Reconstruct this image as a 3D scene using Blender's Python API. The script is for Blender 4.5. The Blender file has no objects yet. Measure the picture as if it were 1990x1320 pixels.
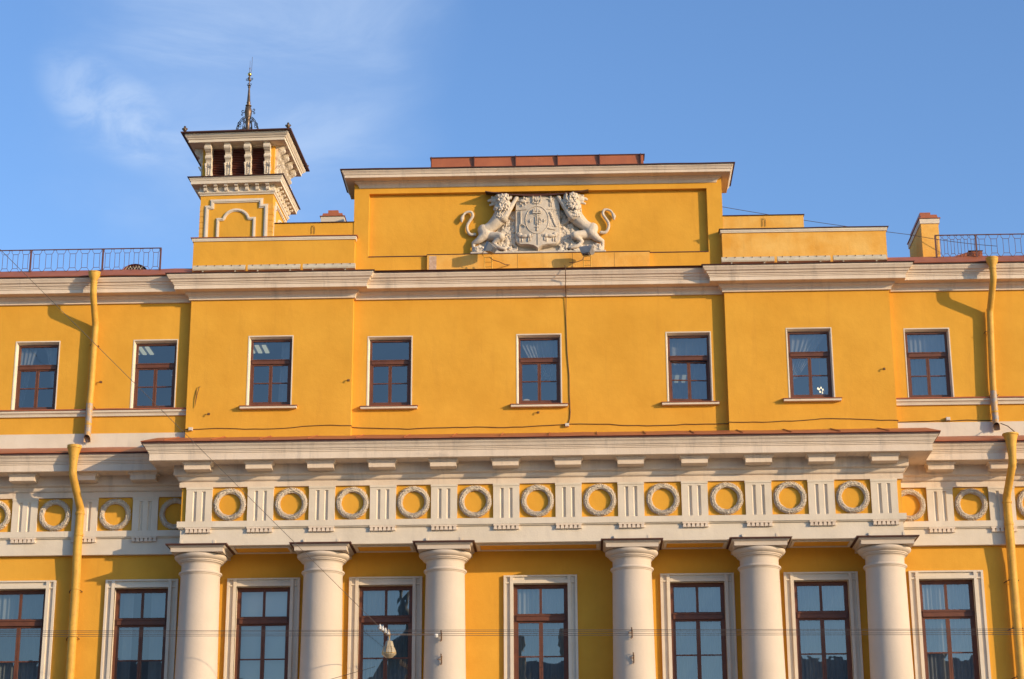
import bpy, bmesh, math, random
from mathutils import Vector, Matrix, Quaternion, noise
R = math.radians
random.seed(7)
scene = bpy.context.scene
col = scene.collection

# ------------------------------------------------------------------ camera
CAM = Vector((0.7031, -38.0, 1.7))
YAW, PITCH, ROLL = 0.0327, 0.3099, -0.0048
fw = Vector((-math.sin(YAW)*math.cos(PITCH), math.cos(YAW)*math.cos(PITCH), math.sin(PITCH)))
rt = Vector((math.cos(YAW), math.sin(YAW), 0))
up = rt.cross(fw)
rt2 = math.cos(ROLL)*rt + math.sin(ROLL)*up
up2 = -math.sin(ROLL)*rt + math.cos(ROLL)*up
cd = bpy.data.cameras.new('camera')
cam = bpy.data.objects.new('camera', cd)
col.objects.link(cam)
M = Matrix((rt2, up2, -fw)).transposed().to_4x4()
M.translation = CAM
cam.matrix_world = M
cd.sensor_width = 36
cd.lens = 3854.3/1990*36
cd.clip_end = 5000
scene.camera = cam

# ------------------------------------------------------------------ light
SUN_A, SUN_E = R(60), R(13.8)          # azimuth from the facade normal towards +x, elevation
sv = Vector((math.sin(SUN_A)*math.cos(SUN_E), -math.cos(SUN_A)*math.cos(SUN_E), math.sin(SUN_E)))
world = bpy.data.worlds.new('World')
scene.world = world
world.use_nodes = True
nt = world.node_tree
N = nt.nodes; L = nt.links
bg = N['Background']
sky = N.new('ShaderNodeTexSky')
sky.sky_type = 'NISHITA'
sky.sun_disc = False
sky.sun_elevation = SUN_E
sky.sun_rotation = math.atan2(sv.x, sv.y)
sky.altitude = 0
sky.air_density = 1.0
sky.dust_density = 0.6
sky.ozone_density = 2.0
tc = N.new('ShaderNodeTexCoord')
sep = N.new('ShaderNodeSeparateXYZ'); L.new(tc.outputs['Generated'], sep.inputs[0])
def wm(op, a, b=None, c=None):
    n = N.new('ShaderNodeMath'); n.operation = op
    for i, v in enumerate((a, b, c)):
        if v is None: continue
        if isinstance(v, (int, float)): n.inputs[i].default_value = v
        else: L.new(v, n.inputs[i])
    return n.outputs[0]
az = wm('ARCTAN2', sep.outputs[0], sep.outputs[1])      # 0 straight ahead, + to the right
el = wm('ARCSINE', sep.outputs[2])
comb = N.new('ShaderNodeCombineXYZ'); L.new(az, comb.inputs[0]); L.new(el, comb.inputs[1])
def wnoise(scale, sx, sy, rot, detail=6, rough=.6, dist=0):
    mp = N.new('ShaderNodeMapping'); L.new(comb.outputs[0], mp.inputs[0])
    mp.inputs['Rotation'].default_value = (0, 0, rot)
    mp.inputs['Scale'].default_value = (sx, sy, 1)
    n = N.new('ShaderNodeTexNoise'); n.inputs['Scale'].default_value = scale
    n.inputs['Detail'].default_value = detail; n.inputs['Roughness'].default_value = rough
    n.inputs['Distortion'].default_value = dist
    L.new(mp.outputs[0], n.inputs['Vector'])
    return n.outputs['Fac']
def ss(v, a, b):
    n = N.new('ShaderNodeMapRange'); n.interpolation_type = 'SMOOTHSTEP'
    L.new(v, n.inputs['Value']) if not isinstance(v, (int, float)) else None
    n.inputs['From Min'].default_value = a; n.inputs['From Max'].default_value = b
    return n.outputs[0]
warp = wm('MULTIPLY', wm('SUBTRACT', wnoise(9, 1, 1, 0, 5), .5), .10)
# veil of cirrus: a broad bank whose right edge leans to the left as it comes down
edge = wm('ADD', az, wm('MULTIPLY', wm('SUBTRACT', el, R(27)), -.20))
edge = wm('ADD', edge, wm('MULTIPLY', warp, .5))
bank = wm('MULTIPLY', ss(wm('MULTIPLY', edge, -1), R(2.7), R(7.2)), ss(wm('ADD', az, warp), R(-17.5), R(-11)))
bank = wm('MULTIPLY', bank, ss(wm('ADD', el, warp), R(19), R(24)))
wisp = wnoise(7, 1.0, 3.2, R(38), 8, .62, .8)
veil = wm('MULTIPLY', bank, wm('ADD', .46, wm('MULTIPLY', ss(wisp, .34, .74), .66)))
# denser puff on the left
pa = wm('SUBTRACT', az, R(-14.3)); pe = wm('SUBTRACT', el, R(23.9))
pu = wm('ADD', wm('MULTIPLY', pa, .86), wm('MULTIPLY', pe, -.5))
pv = wm('ADD', wm('MULTIPLY', pa, .5), wm('MULTIPLY', pe, .86))
pr = wm('ADD', wm('POWER', wm('DIVIDE', wm('ABSOLUTE', pu), R(2.4)), 2), wm('POWER', wm('DIVIDE', wm('ABSOLUTE', pv), R(1.15)), 2))
puff = wm('MULTIPLY', ss(wm('ADD', pr, wm('MULTIPLY', warp, 14)), 1.5, 0.0), ss(wnoise(26, 1, 1.8, R(-30), 7, .6, .5), .3, .65))
cl = wm('MINIMUM', wm('ADD', wm('MULTIPLY', veil, .46), wm('MULTIPLY', puff, .46)), .9)
mix = N.new('ShaderNodeMix'); mix.data_type = 'RGBA'
tint = N.new('ShaderNodeMix'); tint.data_type = 'RGBA'; tint.blend_type = 'MULTIPLY'; tint.inputs[0].default_value = 1
L.new(sky.outputs[0], tint.inputs[6]); tint.inputs[7].default_value = (.91, 1.10, 1.39, 1)      # clear northern evening air
L.new(cl, mix.inputs[0]); L.new(tint.outputs[2], mix.inputs[6])
mix.inputs[7].default_value = (3.3, 4.1, 5.4, 1)
L.new(mix.outputs[2], bg.inputs['Color'])
bg.inputs['Strength'].default_value = 0.15
sd = bpy.data.lights.new('sun', 'SUN')
sd.energy = 3.9
sd.angle = R(.5)
sd.color = (1, .77, .50)
sun = bpy.data.objects.new('sun', sd)
col.objects.link(sun)
sun.rotation_euler = sv.to_track_quat('Z', 'Y').to_euler()
scene.view_settings.view_transform = 'Standard'
scene.view_settings.look = 'None'
scene.view_settings.exposure = 0.32
scene.cycles.max_bounces = 8
scene.cycles.transparent_max_bounces = 12

# ------------------------------------------------------------------ materials
def new_mat(name):
    m = bpy.data.materials.new(name); m.use_nodes = True
    nt = m.node_tree
    return m, nt, nt.nodes['Principled BSDF']
def mat(name, c1, c2=None, scale=2., rough=.75, bump=.0, bscale=60., streak=0., mould=0., streakc=(.1, .08, .06), metallic=0., fine=.0, spec=.35, amt=1.):
    """plain weathered surface: two tones of the same colour mixed by noise, optional vertical dirt streaks, fine bump"""
    m, nt, b = new_mat(name)
    n, l = nt.nodes, nt.links
    geo = n.new('ShaderNodeNewGeometry')
    c2 = c2 or c1
    no = n.new('ShaderNodeTexNoise'); no.inputs['Scale'].default_value = scale; no.inputs['Detail'].default_value = 6
    no.inputs['Roughness'].default_value = .62
    l.new(geo.outputs['Position'], no.inputs['Vector'])
    mr = n.new('ShaderNodeMapRange'); mr.inputs[1].default_value = .36; mr.inputs[2].default_value = .66
    mr.inputs[4].default_value = amt
    l.new(no.outputs['Fac'], mr.inputs[0])
    mx = n.new('ShaderNodeMix'); mx.data_type = 'RGBA'
    mx.inputs[6].default_value = (*c1, 1); mx.inputs[7].default_value = (*c2, 1)
    l.new(mr.outputs[0], mx.inputs[0])
    out = mx.outputs[2]
    if fine:
        nf = n.new('ShaderNodeTexNoise'); nf.inputs['Scale'].default_value = 22; nf.inputs['Detail'].default_value = 8
        l.new(geo.outputs['Position'], nf.inputs['Vector'])
        mf = n.new('ShaderNodeMapRange'); mf.inputs[1].default_value = .55; mf.inputs[2].default_value = .75; mf.inputs[4].default_value = fine
        l.new(nf.outputs['Fac'], mf.inputs[0])
        m3 = n.new('ShaderNodeMix'); m3.data_type = 'RGBA'; l.new(mf.outputs[0], m3.inputs[0]); l.new(out, m3.inputs[6])
        m3.inputs[7].default_value = (*[x*.6 for x in c1], 1); out = m3.outputs[2]
    if streak:
        mp = n.new('ShaderNodeMapping'); mp.inputs['Scale'].default_value = (3.2, 1.0, .35)
        l.new(geo.outputs['Position'], mp.inputs[0])
        ns = n.new('ShaderNodeTexNoise'); ns.inputs['Scale'].default_value = 1.6; ns.inputs['Detail'].default_value = 9; ns.inputs['Roughness'].default_value = .68
        l.new(mp.outputs[0], ns.inputs['Vector'])
        ms = n.new('ShaderNodeMapRange'); ms.inputs[1].default_value = .54; ms.inputs[2].default_value = .78; ms.inputs[4].default_value = streak
        l.new(ns.outputs['Fac'], ms.inputs[0])
        m2 = n.new('ShaderNodeMix'); m2.data_type = 'RGBA'; l.new(ms.outputs[0], m2.inputs[0]); l.new(out, m2.inputs[6])
        m2.inputs[7].default_value = (*streakc, 1); out = m2.outputs[2]
    if mould:
        mp = n.new('ShaderNodeMapping'); mp.inputs['Scale'].default_value = (1.0, 1.0, 2.2)
        l.new(geo.outputs['Position'], mp.inputs[0])
        na = n.new('ShaderNodeTexNoise'); na.inputs['Scale'].default_value = .8; na.inputs['Detail'].default_value = 10; na.inputs['Roughness'].default_value = .7
        l.new(mp.outputs[0], na.inputs['Vector'])
        mo = n.new('ShaderNodeMapRange'); mo.inputs[1].default_value = .60; mo.inputs[2].default_value = .80; mo.inputs[4].default_value = mould
        l.new(na.outputs['Fac'], mo.inputs[0])
        m4 = n.new('ShaderNodeMix'); m4.data_type = 'RGBA'; l.new(mo.outputs[0], m4.inputs[0]); l.new(out, m4.inputs[6])
        m4.inputs[7].default_value = (.10, .08, .06, 1); out = m4.outputs[2]
    l.new(out, b.inputs['Base Color'])
    b.inputs['Roughness'].default_value = rough
    b.inputs['Metallic'].default_value = metallic
    b.inputs['Specular IOR Level'].default_value = spec
    if bump:
        nb = n.new('ShaderNodeTexNoise'); nb.inputs['Scale'].default_value = bscale; nb.inputs['Detail'].default_value = 5
        l.new(geo.outputs['Position'], nb.inputs['Vector'])
        n2 = n.new('ShaderNodeTexNoise'); n2.inputs['Scale'].default_value = 2.2; n2.inputs['Detail'].default_value = 3
        l.new(geo.outputs['Position'], n2.inputs['Vector'])
        ad = n.new('ShaderNodeMath'); ad.operation = 'MULTIPLY_ADD'; ad.inputs[1].default_value = 6.
        l.new(n2.outputs['Fac'], ad.inputs[0]); l.new(nb.outputs['Fac'], ad.inputs[2])
        bp = n.new('ShaderNodeBump'); bp.inputs['Strength'].default_value = bump; bp.inputs['Distance'].default_value = .01
        l.new(ad.outputs[0], bp.inputs['Height']); l.new(bp.outputs[0], b.inputs['Normal'])
    return m
YELLOW = mat('yellow stucco', (.73, .365, .046), (.655, .315, .036), .9, .9, .25, 45, streak=.30, streakc=(.50, .22, .035), spec=.15)
YELLOW2 = mat('patched yellow stucco', (.72, .335, .05), (.80, .46, .12), 1.6, .9, .3, 40, streak=.35, streakc=(.42, .22, .06), spec=.15)
WHITE = mat('white stucco', (.71, .61, .475), (.645, .545, .41), 1.4, .85, .25, 50, streak=.30, streakc=(.42, .37, .31), spec=.2)
CORN = mat('weathered white stucco', (.745, .605, .46), (.665, .53, .395), 1.8, .88, .3, 45, streak=.6, streakc=(.34, .28, .23), spec=.2, mould=.5)
COLW = mat('column white stucco', (.60, .495, .39), (.555, .455, .35), .8, .8, .2, 30, streak=.22, streakc=(.46, .39, .31), spec=.2)
STONE = mat('relief stone', (.62, .525, .41), (.53, .44, .335), 9., .9, .35, 60, fine=.45, spec=.15)
LEAF = mat('wreath plaster', (.72, .61, .465), (.62, .52, .39), 30., .9, .3, 70, fine=.3, spec=.15)
REDM = mat('red painted metal', (.42, .13, .05), (.34, .10, .042), 2.5, .5, .15, 20, streak=.35, streakc=(.16, .06, .04), spec=.4)
DARKM = mat('dark brown metal', (.10, .036, .026), (.07, .028, .022), 5., .55, .1, 20, spec=.35)
WOOD = mat('red brown window paint', (.15, .052, .022), (.11, .038, .018), 6., .45, .1, 40, spec=.4)
LOUV = mat('brown louvre paint', (.20, .058, .036), (.15, .045, .03), 6., .5, spec=.3)
PIPE = mat('yellow pipe paint', (.66, .36, .055), (.55, .29, .045), 5., .6, .35, 12, streak=.45, streakc=(.34, .20, .08), fine=.75, spec=.3)
ZINC = mat('flaking zinc', (.30, .29, .28), (.56, .29, .06), 14., .5, .2, 30, fine=.5, spec=.4)
IRON = mat('rust brown railing paint', (.15, .06, .045), (.10, .045, .036), 8., .6)
WIRE = mat('dark cable rubber', (.09, .07, .06), None, 5, .6)
CABLE = mat('brown weathered cable', (.16, .075, .03), (.10, .05, .025), 5, .7)
BRONZE = mat('aged bronze', (.20, .125, .07), (.12, .085, .06), 12, .45, metallic=.6)
GOLD = mat('gilt ball', (.80, .52, .14), None, 5, .25, metallic=1.)
BLACK = mat('black ironwork and opening shade', (.03, .028, .028), None, 5, .6)  # ironwork paint; also stands for the shade inside openings
GREY = mat('grey floodlight housing', (.20, .20, .20), (.26, .255, .25), 8, .45, metallic=.3)
LENS = mat('floodlight glass', (.62, .62, .60), None, 5, .15)
STRIP = mat('pale light bar housing', (.60, .52, .38), (.50, .43, .31), 5, .6, streak=.3)
BRICK = mat('exposed brick', (.42, .26, .17), (.58, .42, .30), 18, .95, .4, 50)
JBOX = mat('pale junction box plastic', (.62, .55, .45), None, 5, .6)
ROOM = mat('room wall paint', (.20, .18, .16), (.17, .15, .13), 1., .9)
ASPH = mat('paving toned for warm bounce', (.30, .25, .19), (.25, .205, .155), .4, .9, .2, 8)  # unseen ground, its colour warmed for the light it bounces onto the facade
PORC = mat('white porcelain', (.66, .63, .58), None, 5, .2)
LANT = mat('lantern milk glass', (.40, .34, .24), (.33, .26, .16), 8, .2)
BRASS = mat('lantern brass', (.50, .30, .10), (.38, .22, .08), 10, .4, metallic=.7)
HOUSE = mat('opposite house plaster', (.42, .38, .32), (.36, .33, .28), .7, .9)
HROOF = mat('opposite house roof metal', (.16, .17, .17), (.12, .13, .13), .7, .6)

def glass_mat(name, base=.16):
    m, nt, b = new_mat(name)
    n, l = nt.nodes, nt.links
    n.remove(b)
    out = n['Material Output']
    tr = n.new('ShaderNodeBsdfTransparent'); tr.inputs[0].default_value = (.86, .89, .90, 1)
    gl = n.new('ShaderNodeBsdfGlossy'); gl.inputs['Roughness'].default_value = .0
    gl.inputs[0].default_value = (1, .95, .86, 1)
    geo = n.new('ShaderNodeNewGeometry')
    no = n.new('ShaderNodeTexNoise'); no.inputs['Scale'].default_value = 2.6; no.inputs['Detail'].default_value = 2
    l.new(geo.outputs['Position'], no.inputs['Vector'])
    bp = n.new('ShaderNodeBump'); bp.inputs['Strength'].default_value = .012; bp.inputs['Distance'].default_value = .05
    l.new(no.outputs['Fac'], bp.inputs['Height']); l.new(bp.outputs[0], gl.inputs['Normal'])
    lw = n.new('ShaderNodeFresnel'); lw.inputs['IOR'].default_value = 1.5
    ma = n.new('ShaderNodeMath'); ma.operation = 'ADD'; ma.use_clamp = True; ma.inputs[1].default_value = base
    l.new(lw.outputs[0], ma.inputs[0])
    mx = n.new('ShaderNodeMixShader')
    l.new(ma.outputs[0], mx.inputs[0]); l.new(tr.outputs[0], mx.inputs[1]); l.new(gl.outputs[0], mx.inputs[2])
    l.new(mx.outputs[0], out.inputs['Surface'])
    return m
GLASS = glass_mat('double window glass', .16)
def cloth_mat(name, c, trans):
    m, nt, b = new_mat(name)
    n, l = nt.nodes, nt.links
    n.remove(b); out = n['Material Output']
    d = n.new('ShaderNodeBsdfDiffuse'); d.inputs[0].default_value = (*c, 1)
    t = n.new('ShaderNodeBsdfTranslucent'); t.inputs[0].default_value = (*c, 1)
    m1 = n.new('ShaderNodeMixShader'); m1.inputs[0].default_value = .3
    l.new(d.outputs[0], m1.inputs[1]); l.new(t.outputs[0], m1.inputs[2])
    tp = n.new('ShaderNodeBsdfTransparent')
    m2 = n.new('ShaderNodeMixShader'); m2.inputs[0].default_value = trans
    l.new(m1.outputs[0], m2.inputs[1]); l.new(tp.outputs[0], m2.inputs[2])
    l.new(m2.outputs[0], out.inputs['Surface'])
    return m
SHEER = cloth_mat('sheer curtain', (.46, .46, .44), .5)
DRAPE = cloth_mat('grey green drape', (.26, .27, .25), .05)
BLIND = cloth_mat('pale roller blind', (.66, .64, .56), .0)
def emit_mat(name, c, s):
    m, nt, b = new_mat(name)
    b.inputs['Base Color'].default_value = (*c, 1)
    b.inputs['Emission Color'].default_value = (*c, 1); b.inputs['Emission Strength'].default_value = s
    return m
TUBE = emit_mat('lit fluorescent tubes', (.80, .78, .52), .45)
BULB = emit_mat('lit warm bulbs', (1, .80, .45), 1.6)
GLOW = emit_mat('lit lamp shade', (.85, .55, .28), .35)

# ------------------------------------------------------------------ mesh helpers.  points are (x, p, z): p is the distance in front of the wall plane
class MB:
    def __init__(s): s.v = []; s.f = []
    def add(s, vs, fs):
        o = len(s.v); s.v += [tuple(v) for v in vs]; s.f += [tuple(i+o for i in f) for f in fs]; return s
    def quad(s, a, b, c, d): return s.add([a, b, c, d], [(0, 1, 2, 3)])
    def box(s, x0, x1, p0, p1, z0, z1):
        return s.add([(x, p, z) for z in (z0, z1) for p in (p0, p1) for x in (x0, x1)],
                     [(0, 2, 3, 1), (4, 5, 7, 6), (0, 1, 5, 4), (2, 6, 7, 3), (0, 4, 6, 2), (1, 3, 7, 5)])
    def sweep(s, path, prof, closed=False, jit=0., step=0.):
        pts = list(path)
        if step:
            q = []
            n = len(pts)
            for i in range(n if closed else n-1):
                a, b = pts[i], pts[(i+1) % n]
                k = max(1, int(math.hypot(b[0]-a[0], b[1]-a[1])/step))
                q += [(a[0]+(b[0]-a[0])*j/k, a[1]+(b[1]-a[1])*j/k) for j in range(k)]
            if not closed: q.append(pts[-1])
            pts = q
        n = len(pts); cols = []
        for i in range(n):
            def nrm(a, b):
                d = Vector((b[0]-a[0], b[1]-a[1])).normalized(); return Vector((-d.y, d.x))
            n1 = nrm(pts[i-1], pts[i]) if (i or closed) else None
            n2 = nrm(pts[i], pts[(i+1) % n]) if (i < n-1 or closed) else None
            if n1 is None: m = n2
            elif n2 is None: m = n1
            elif n1.dot(n2) > .9: m = n1
            else: m = n1+n2
            dz = jit*(noise.noise(Vector((pts[i][0]*1.7, pts[i][1]*3., 4.2)))) if jit else 0
            cols.append([(pts[i][0]+m.x*o, pts[i][1]+m.y*o, z+dz) for o, z in prof])
        k = len(prof)
        vs = [v for c in cols for v in c]
        fs = []
        for i in range(n if closed else n-1):
            j = (i+1) % n
            for a in range(k-1): fs.append((i*k+a, j*k+a, j*k+a+1, i*k+a+1))
        return s.add(vs, fs)
    def lathe(s, cx, cp, prof, n=48, sx=1., a0=0.):
        k = len(prof)
        vs = [(cx+r*math.cos(a0+2*math.pi*i/n)*sx, cp+r*math.sin(a0+2*math.pi*i/n), z) for i in range(n) for r, z in prof]
        fs = [(i*k+a, ((i+1) % n)*k+a, ((i+1) % n)*k+a+1, i*k+a+1) for i in range(n) for a in range(k-1)]
        s.add(vs, fs)
        for e in (0, k-1):
            if prof[e][0] > 1e-4: s.f.append(tuple(len(s.v)-n*k+i*k+e for i in (range(n) if e else range(n-1, -1, -1))))
        return s
    def tube(s, pts, r, n=8, caps=True):
        pts = [Vector(p) for p in pts]; m = len(pts)
        rs = r if isinstance(r, (list, tuple)) else [r]*m
        o = len(s.v); ref = None
        for i, p in enumerate(pts):
            if i == 0: t = pts[1]-p
            elif i == m-1: t = p-pts[i-1]
            else: t = (pts[i+1]-p).normalized()+(p-pts[i-1]).normalized()
            t.normalize()
            if ref is None: ref = t.orthogonal().normalized()
            ref = (ref-t*ref.dot(t)).normalized()
            b = t.cross(ref)
            for k in range(n):
                a = 2*math.pi*k/n
                s.v.append(tuple(p+(ref*math.cos(a)+b*math.sin(a))*rs[i]))
        for i in range(m-1):
            for k in range(n):
                s.f.append((o+i*n+k, o+i*n+(k+1) % n, o+(i+1)*n+(k+1) % n, o+(i+1)*n+k))
        if caps:
            s.f.append(tuple(o+k for k in range(n-1, -1, -1))); s.f.append(tuple(o+(m-1)*n+k for k in range(n)))
        return s
    def prism(s, poly, a, b, axis):
        """poly: 2-D outline; axis 'x': poly=(p,z) extruded in x; 'p': poly=(x,z) extruded in p; 'z': poly=(x,p)"""
        def P(u, w, t): return (t, u, w) if axis == 'x' else (u, t, w) if axis == 'p' else (u, w, t)
        n = len(poly)
        vs = [P(u, w, a) for u, w in poly]+[P(u, w, b) for u, w in poly]
        fs = [tuple(range(n)), tuple(range(2*n-1, n-1, -1))]+[(i, i+n, (i+1) % n+n, (i+1) % n) for i in range(n)]
        return s.add(vs, fs)
    def wall(s, x0, x1, z0, z1, holes, p):
        xs = sorted({x0, x1, *[h[0] for h in holes], *[h[1] for h in holes]}); xs = [x for x in xs if x0 <= x <= x1]
        zs = sorted({z0, z1, *[h[2] for h in holes], *[h[3] for h in holes]}); zs = [z for z in zs if z0 <= z <= z1]
        idx = {}
        def V(x, z):
            if (x, z) not in idx: idx[(x, z)] = len(s.v); s.v.append((x, p, z))
            return idx[(x, z)]
        for i in range(len(xs)-1):
            for j in range(len(zs)-1):
                mx, mz = (xs[i]+xs[i+1])/2, (zs[j]+zs[j+1])/2
                if any(h[0] < mx < h[1] and h[2] < mz < h[3] for h in holes): continue
                s.f.append((V(xs[i], zs[j]), V(xs[i+1], zs[j]), V(xs[i+1], zs[j+1]), V(xs[i], zs[j+1])))
        return s
    def sphere(s, c, r, n=10, m=7, sq=(1, 1, 1)):
        vs = []; fs = []
        for j in range(m+1):
            t = math.pi*j/m
            for i in range(n):
                a = 2*math.pi*i/n
                vs.append((c[0]+r*sq[0]*math.sin(t)*math.cos(a), c[1]+r*sq[1]*math.sin(t)*math.sin(a), c[2]+r*sq[2]*math.cos(t)))
        for j in range(m):
            for i in range(n): fs.append((j*n+i, j*n+(i+1) % n, (j+1)*n+(i+1) % n, (j+1)*n+i))
        return s.add(vs, fs)
    def chain(s, pts, rs, n=10):
        """overlapping balls along a bent line, for shapes that are fused afterwards"""
        for (a, ra), (b, rb) in zip(zip(pts, rs), list(zip(pts, rs))[1:]):
            d = (Vector(b)-Vector(a)).length
            k = max(1, int(d/(.3*min(ra, rb)))+1)
            for i in range(k+1):
                t = i/k; s.sphere(Vector(a).lerp(Vector(b), t), ra+(rb-ra)*t, n, 8)
        return s
    def mesh(s, name, m, off=(0, 0, 0), smooth=None):
        me = bpy.data.meshes.new(name)
        me.from_pydata([(x-off[0], -p-off[1], z-off[2]) for x, p, z in s.v], [], s.f)
        if m: me.materials.append(m)
        bm = bmesh.new(); bm.from_mesh(me)
        bmesh.ops.remove_doubles(bm, verts=bm.verts, dist=1e-5)
        bmesh.ops.recalc_face_normals(bm, faces=bm.faces)
        bm.to_mesh(me); bm.free()
        if smooth is not None:
            me.shade_smooth(); me.set_sharp_from_angle(angle=R(smooth))
        return me
    def build(s, name, m, parent=None, off=None, smooth=None, loc=None):
        """links one mesh object; vertices are given in world space, off = world position of the parent's origin"""
        if off is None: off = org(parent) if parent else (0, 0, 0)
        o = bpy.data.objects.new(name, s.mesh(name, m, off, smooth))
        if parent: o.parent = parent
        col.objects.link(o)
        if loc: o.location = loc
        return o
def org(o):
    v = Vector((0, 0, 0))
    while o: v += o.location; o = o.parent
    return v
def tag(o, label=None, cat=None, group=None, kind=None):
    if label: o['label'] = label
    if cat: o['category'] = cat
    if group: o['group'] = group
    if kind: o['kind'] = kind
    return o
def thing(name, x, p, z, label, cat, group=None):
    o = bpy.data.objects.new(name, None); col.objects.link(o); o.location = (x, -p, z); o.empty_display_size = .2
    return tag(o, label, cat, group)
def fuse(mb, name, m, parent, voxel, smooth_it=2, off=None):
    """balls fused to one continuous skin"""
    if off is None: off = org(parent)
    me = mb.mesh(name, m, off)
    o = bpy.data.objects.new(name, me); col.objects.link(o)
    md = o.modifiers.new('r', 'REMESH'); md.mode = 'VOXEL'; md.voxel_size = voxel
    if smooth_it:
        sm = o.modifiers.new('s', 'SMOOTH'); sm.iterations = smooth_it; sm.factor = .5
    dg = bpy.context.evaluated_depsgraph_get(); dg.update()
    me2 = bpy.data.meshes.new_from_object(o.evaluated_get(dg)); me2.name = name
    o.modifiers.clear(); o.data = me2
    if not me2.materials: me2.materials.append(m)
    me2.shade_smooth()
    if parent: o.parent = parent
    return o

# ------------------------------------------------------------------ ground
g = MB().quad((-900, 900, 0), (900, 900, 0), (900, -900, 0), (-900, -900, 0)).build('ground', ASPH); tag(g, kind='structure')
pv_ = MB().box(-60, 60, .2, 5, 0.004, .14).build('pavement', mat('granite pavement', (.34, .32, .30), (.28, .27, .25), 1.2, .85)); tag(pv_, kind='structure')

# ------------------------------------------------------------------ the palace
palace = thing('palace', 0, 0, 0, 'long yellow stuccoed palace front with white columns and attic under blue sky', 'palace')
PX = 6.905           # half width of the portico
P0, P1 = .10, .85    # frieze plane on the wings and on the portico
BI, BO, BP = 3.742, 7.042, .142   # the two shallow projecting bays of the top storey
XE = 17.
upx = [(-10.16, 0), (-7.757, 0), (-5.393, BP), (-3.0, 0), (0, 0), (3.0, 0), (5.393, BP), (7.757, 0), (10.16, 0)]
lox = [-10.17, -7.772, -5.39, -3.012, -.012, 3.012, 5.39, 7.786, 10.17]
ZT, ZB = 13.965, 12.50
LT, LB = 8.905, 5.9
holes = [(x-.434, x+.434, ZB, ZT) for x, p in upx]+[(x-.525, x+.525, LB, LT) for x in lox]
bays = [(-BO, -BI, 11.3, 15.3), (BI, BO, 11.3, 15.3)]
MB().wall(-XE, XE, 0, 15.25, holes+bays, 0).build('facade_wall', YELLOW, palace)
for s in (-1, 1):
    a, b = sorted((s*BI, s*BO))
    w = MB().wall(a, b, 11.3, 15.25, [h for h in holes if a < h[0] < b and h[2] > 11], BP)
    for x in (a, b): w.quad((x, 0, 11.3), (x, BP, 11.3), (x, BP, 15.25), (x, 0, 15.25))
    w.build('projecting_bay', YELLOW, palace)
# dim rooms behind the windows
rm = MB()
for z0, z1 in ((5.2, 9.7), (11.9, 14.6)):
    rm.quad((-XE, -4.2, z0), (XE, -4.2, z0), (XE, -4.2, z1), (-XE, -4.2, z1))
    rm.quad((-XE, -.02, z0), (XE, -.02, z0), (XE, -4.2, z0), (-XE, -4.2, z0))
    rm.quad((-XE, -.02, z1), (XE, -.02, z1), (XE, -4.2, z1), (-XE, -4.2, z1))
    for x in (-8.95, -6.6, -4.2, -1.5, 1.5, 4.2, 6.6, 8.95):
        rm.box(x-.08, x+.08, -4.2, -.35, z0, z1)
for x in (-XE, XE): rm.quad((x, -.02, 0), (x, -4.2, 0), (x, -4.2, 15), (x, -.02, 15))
rm.build('interior_wall', ROOM, palace)

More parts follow.
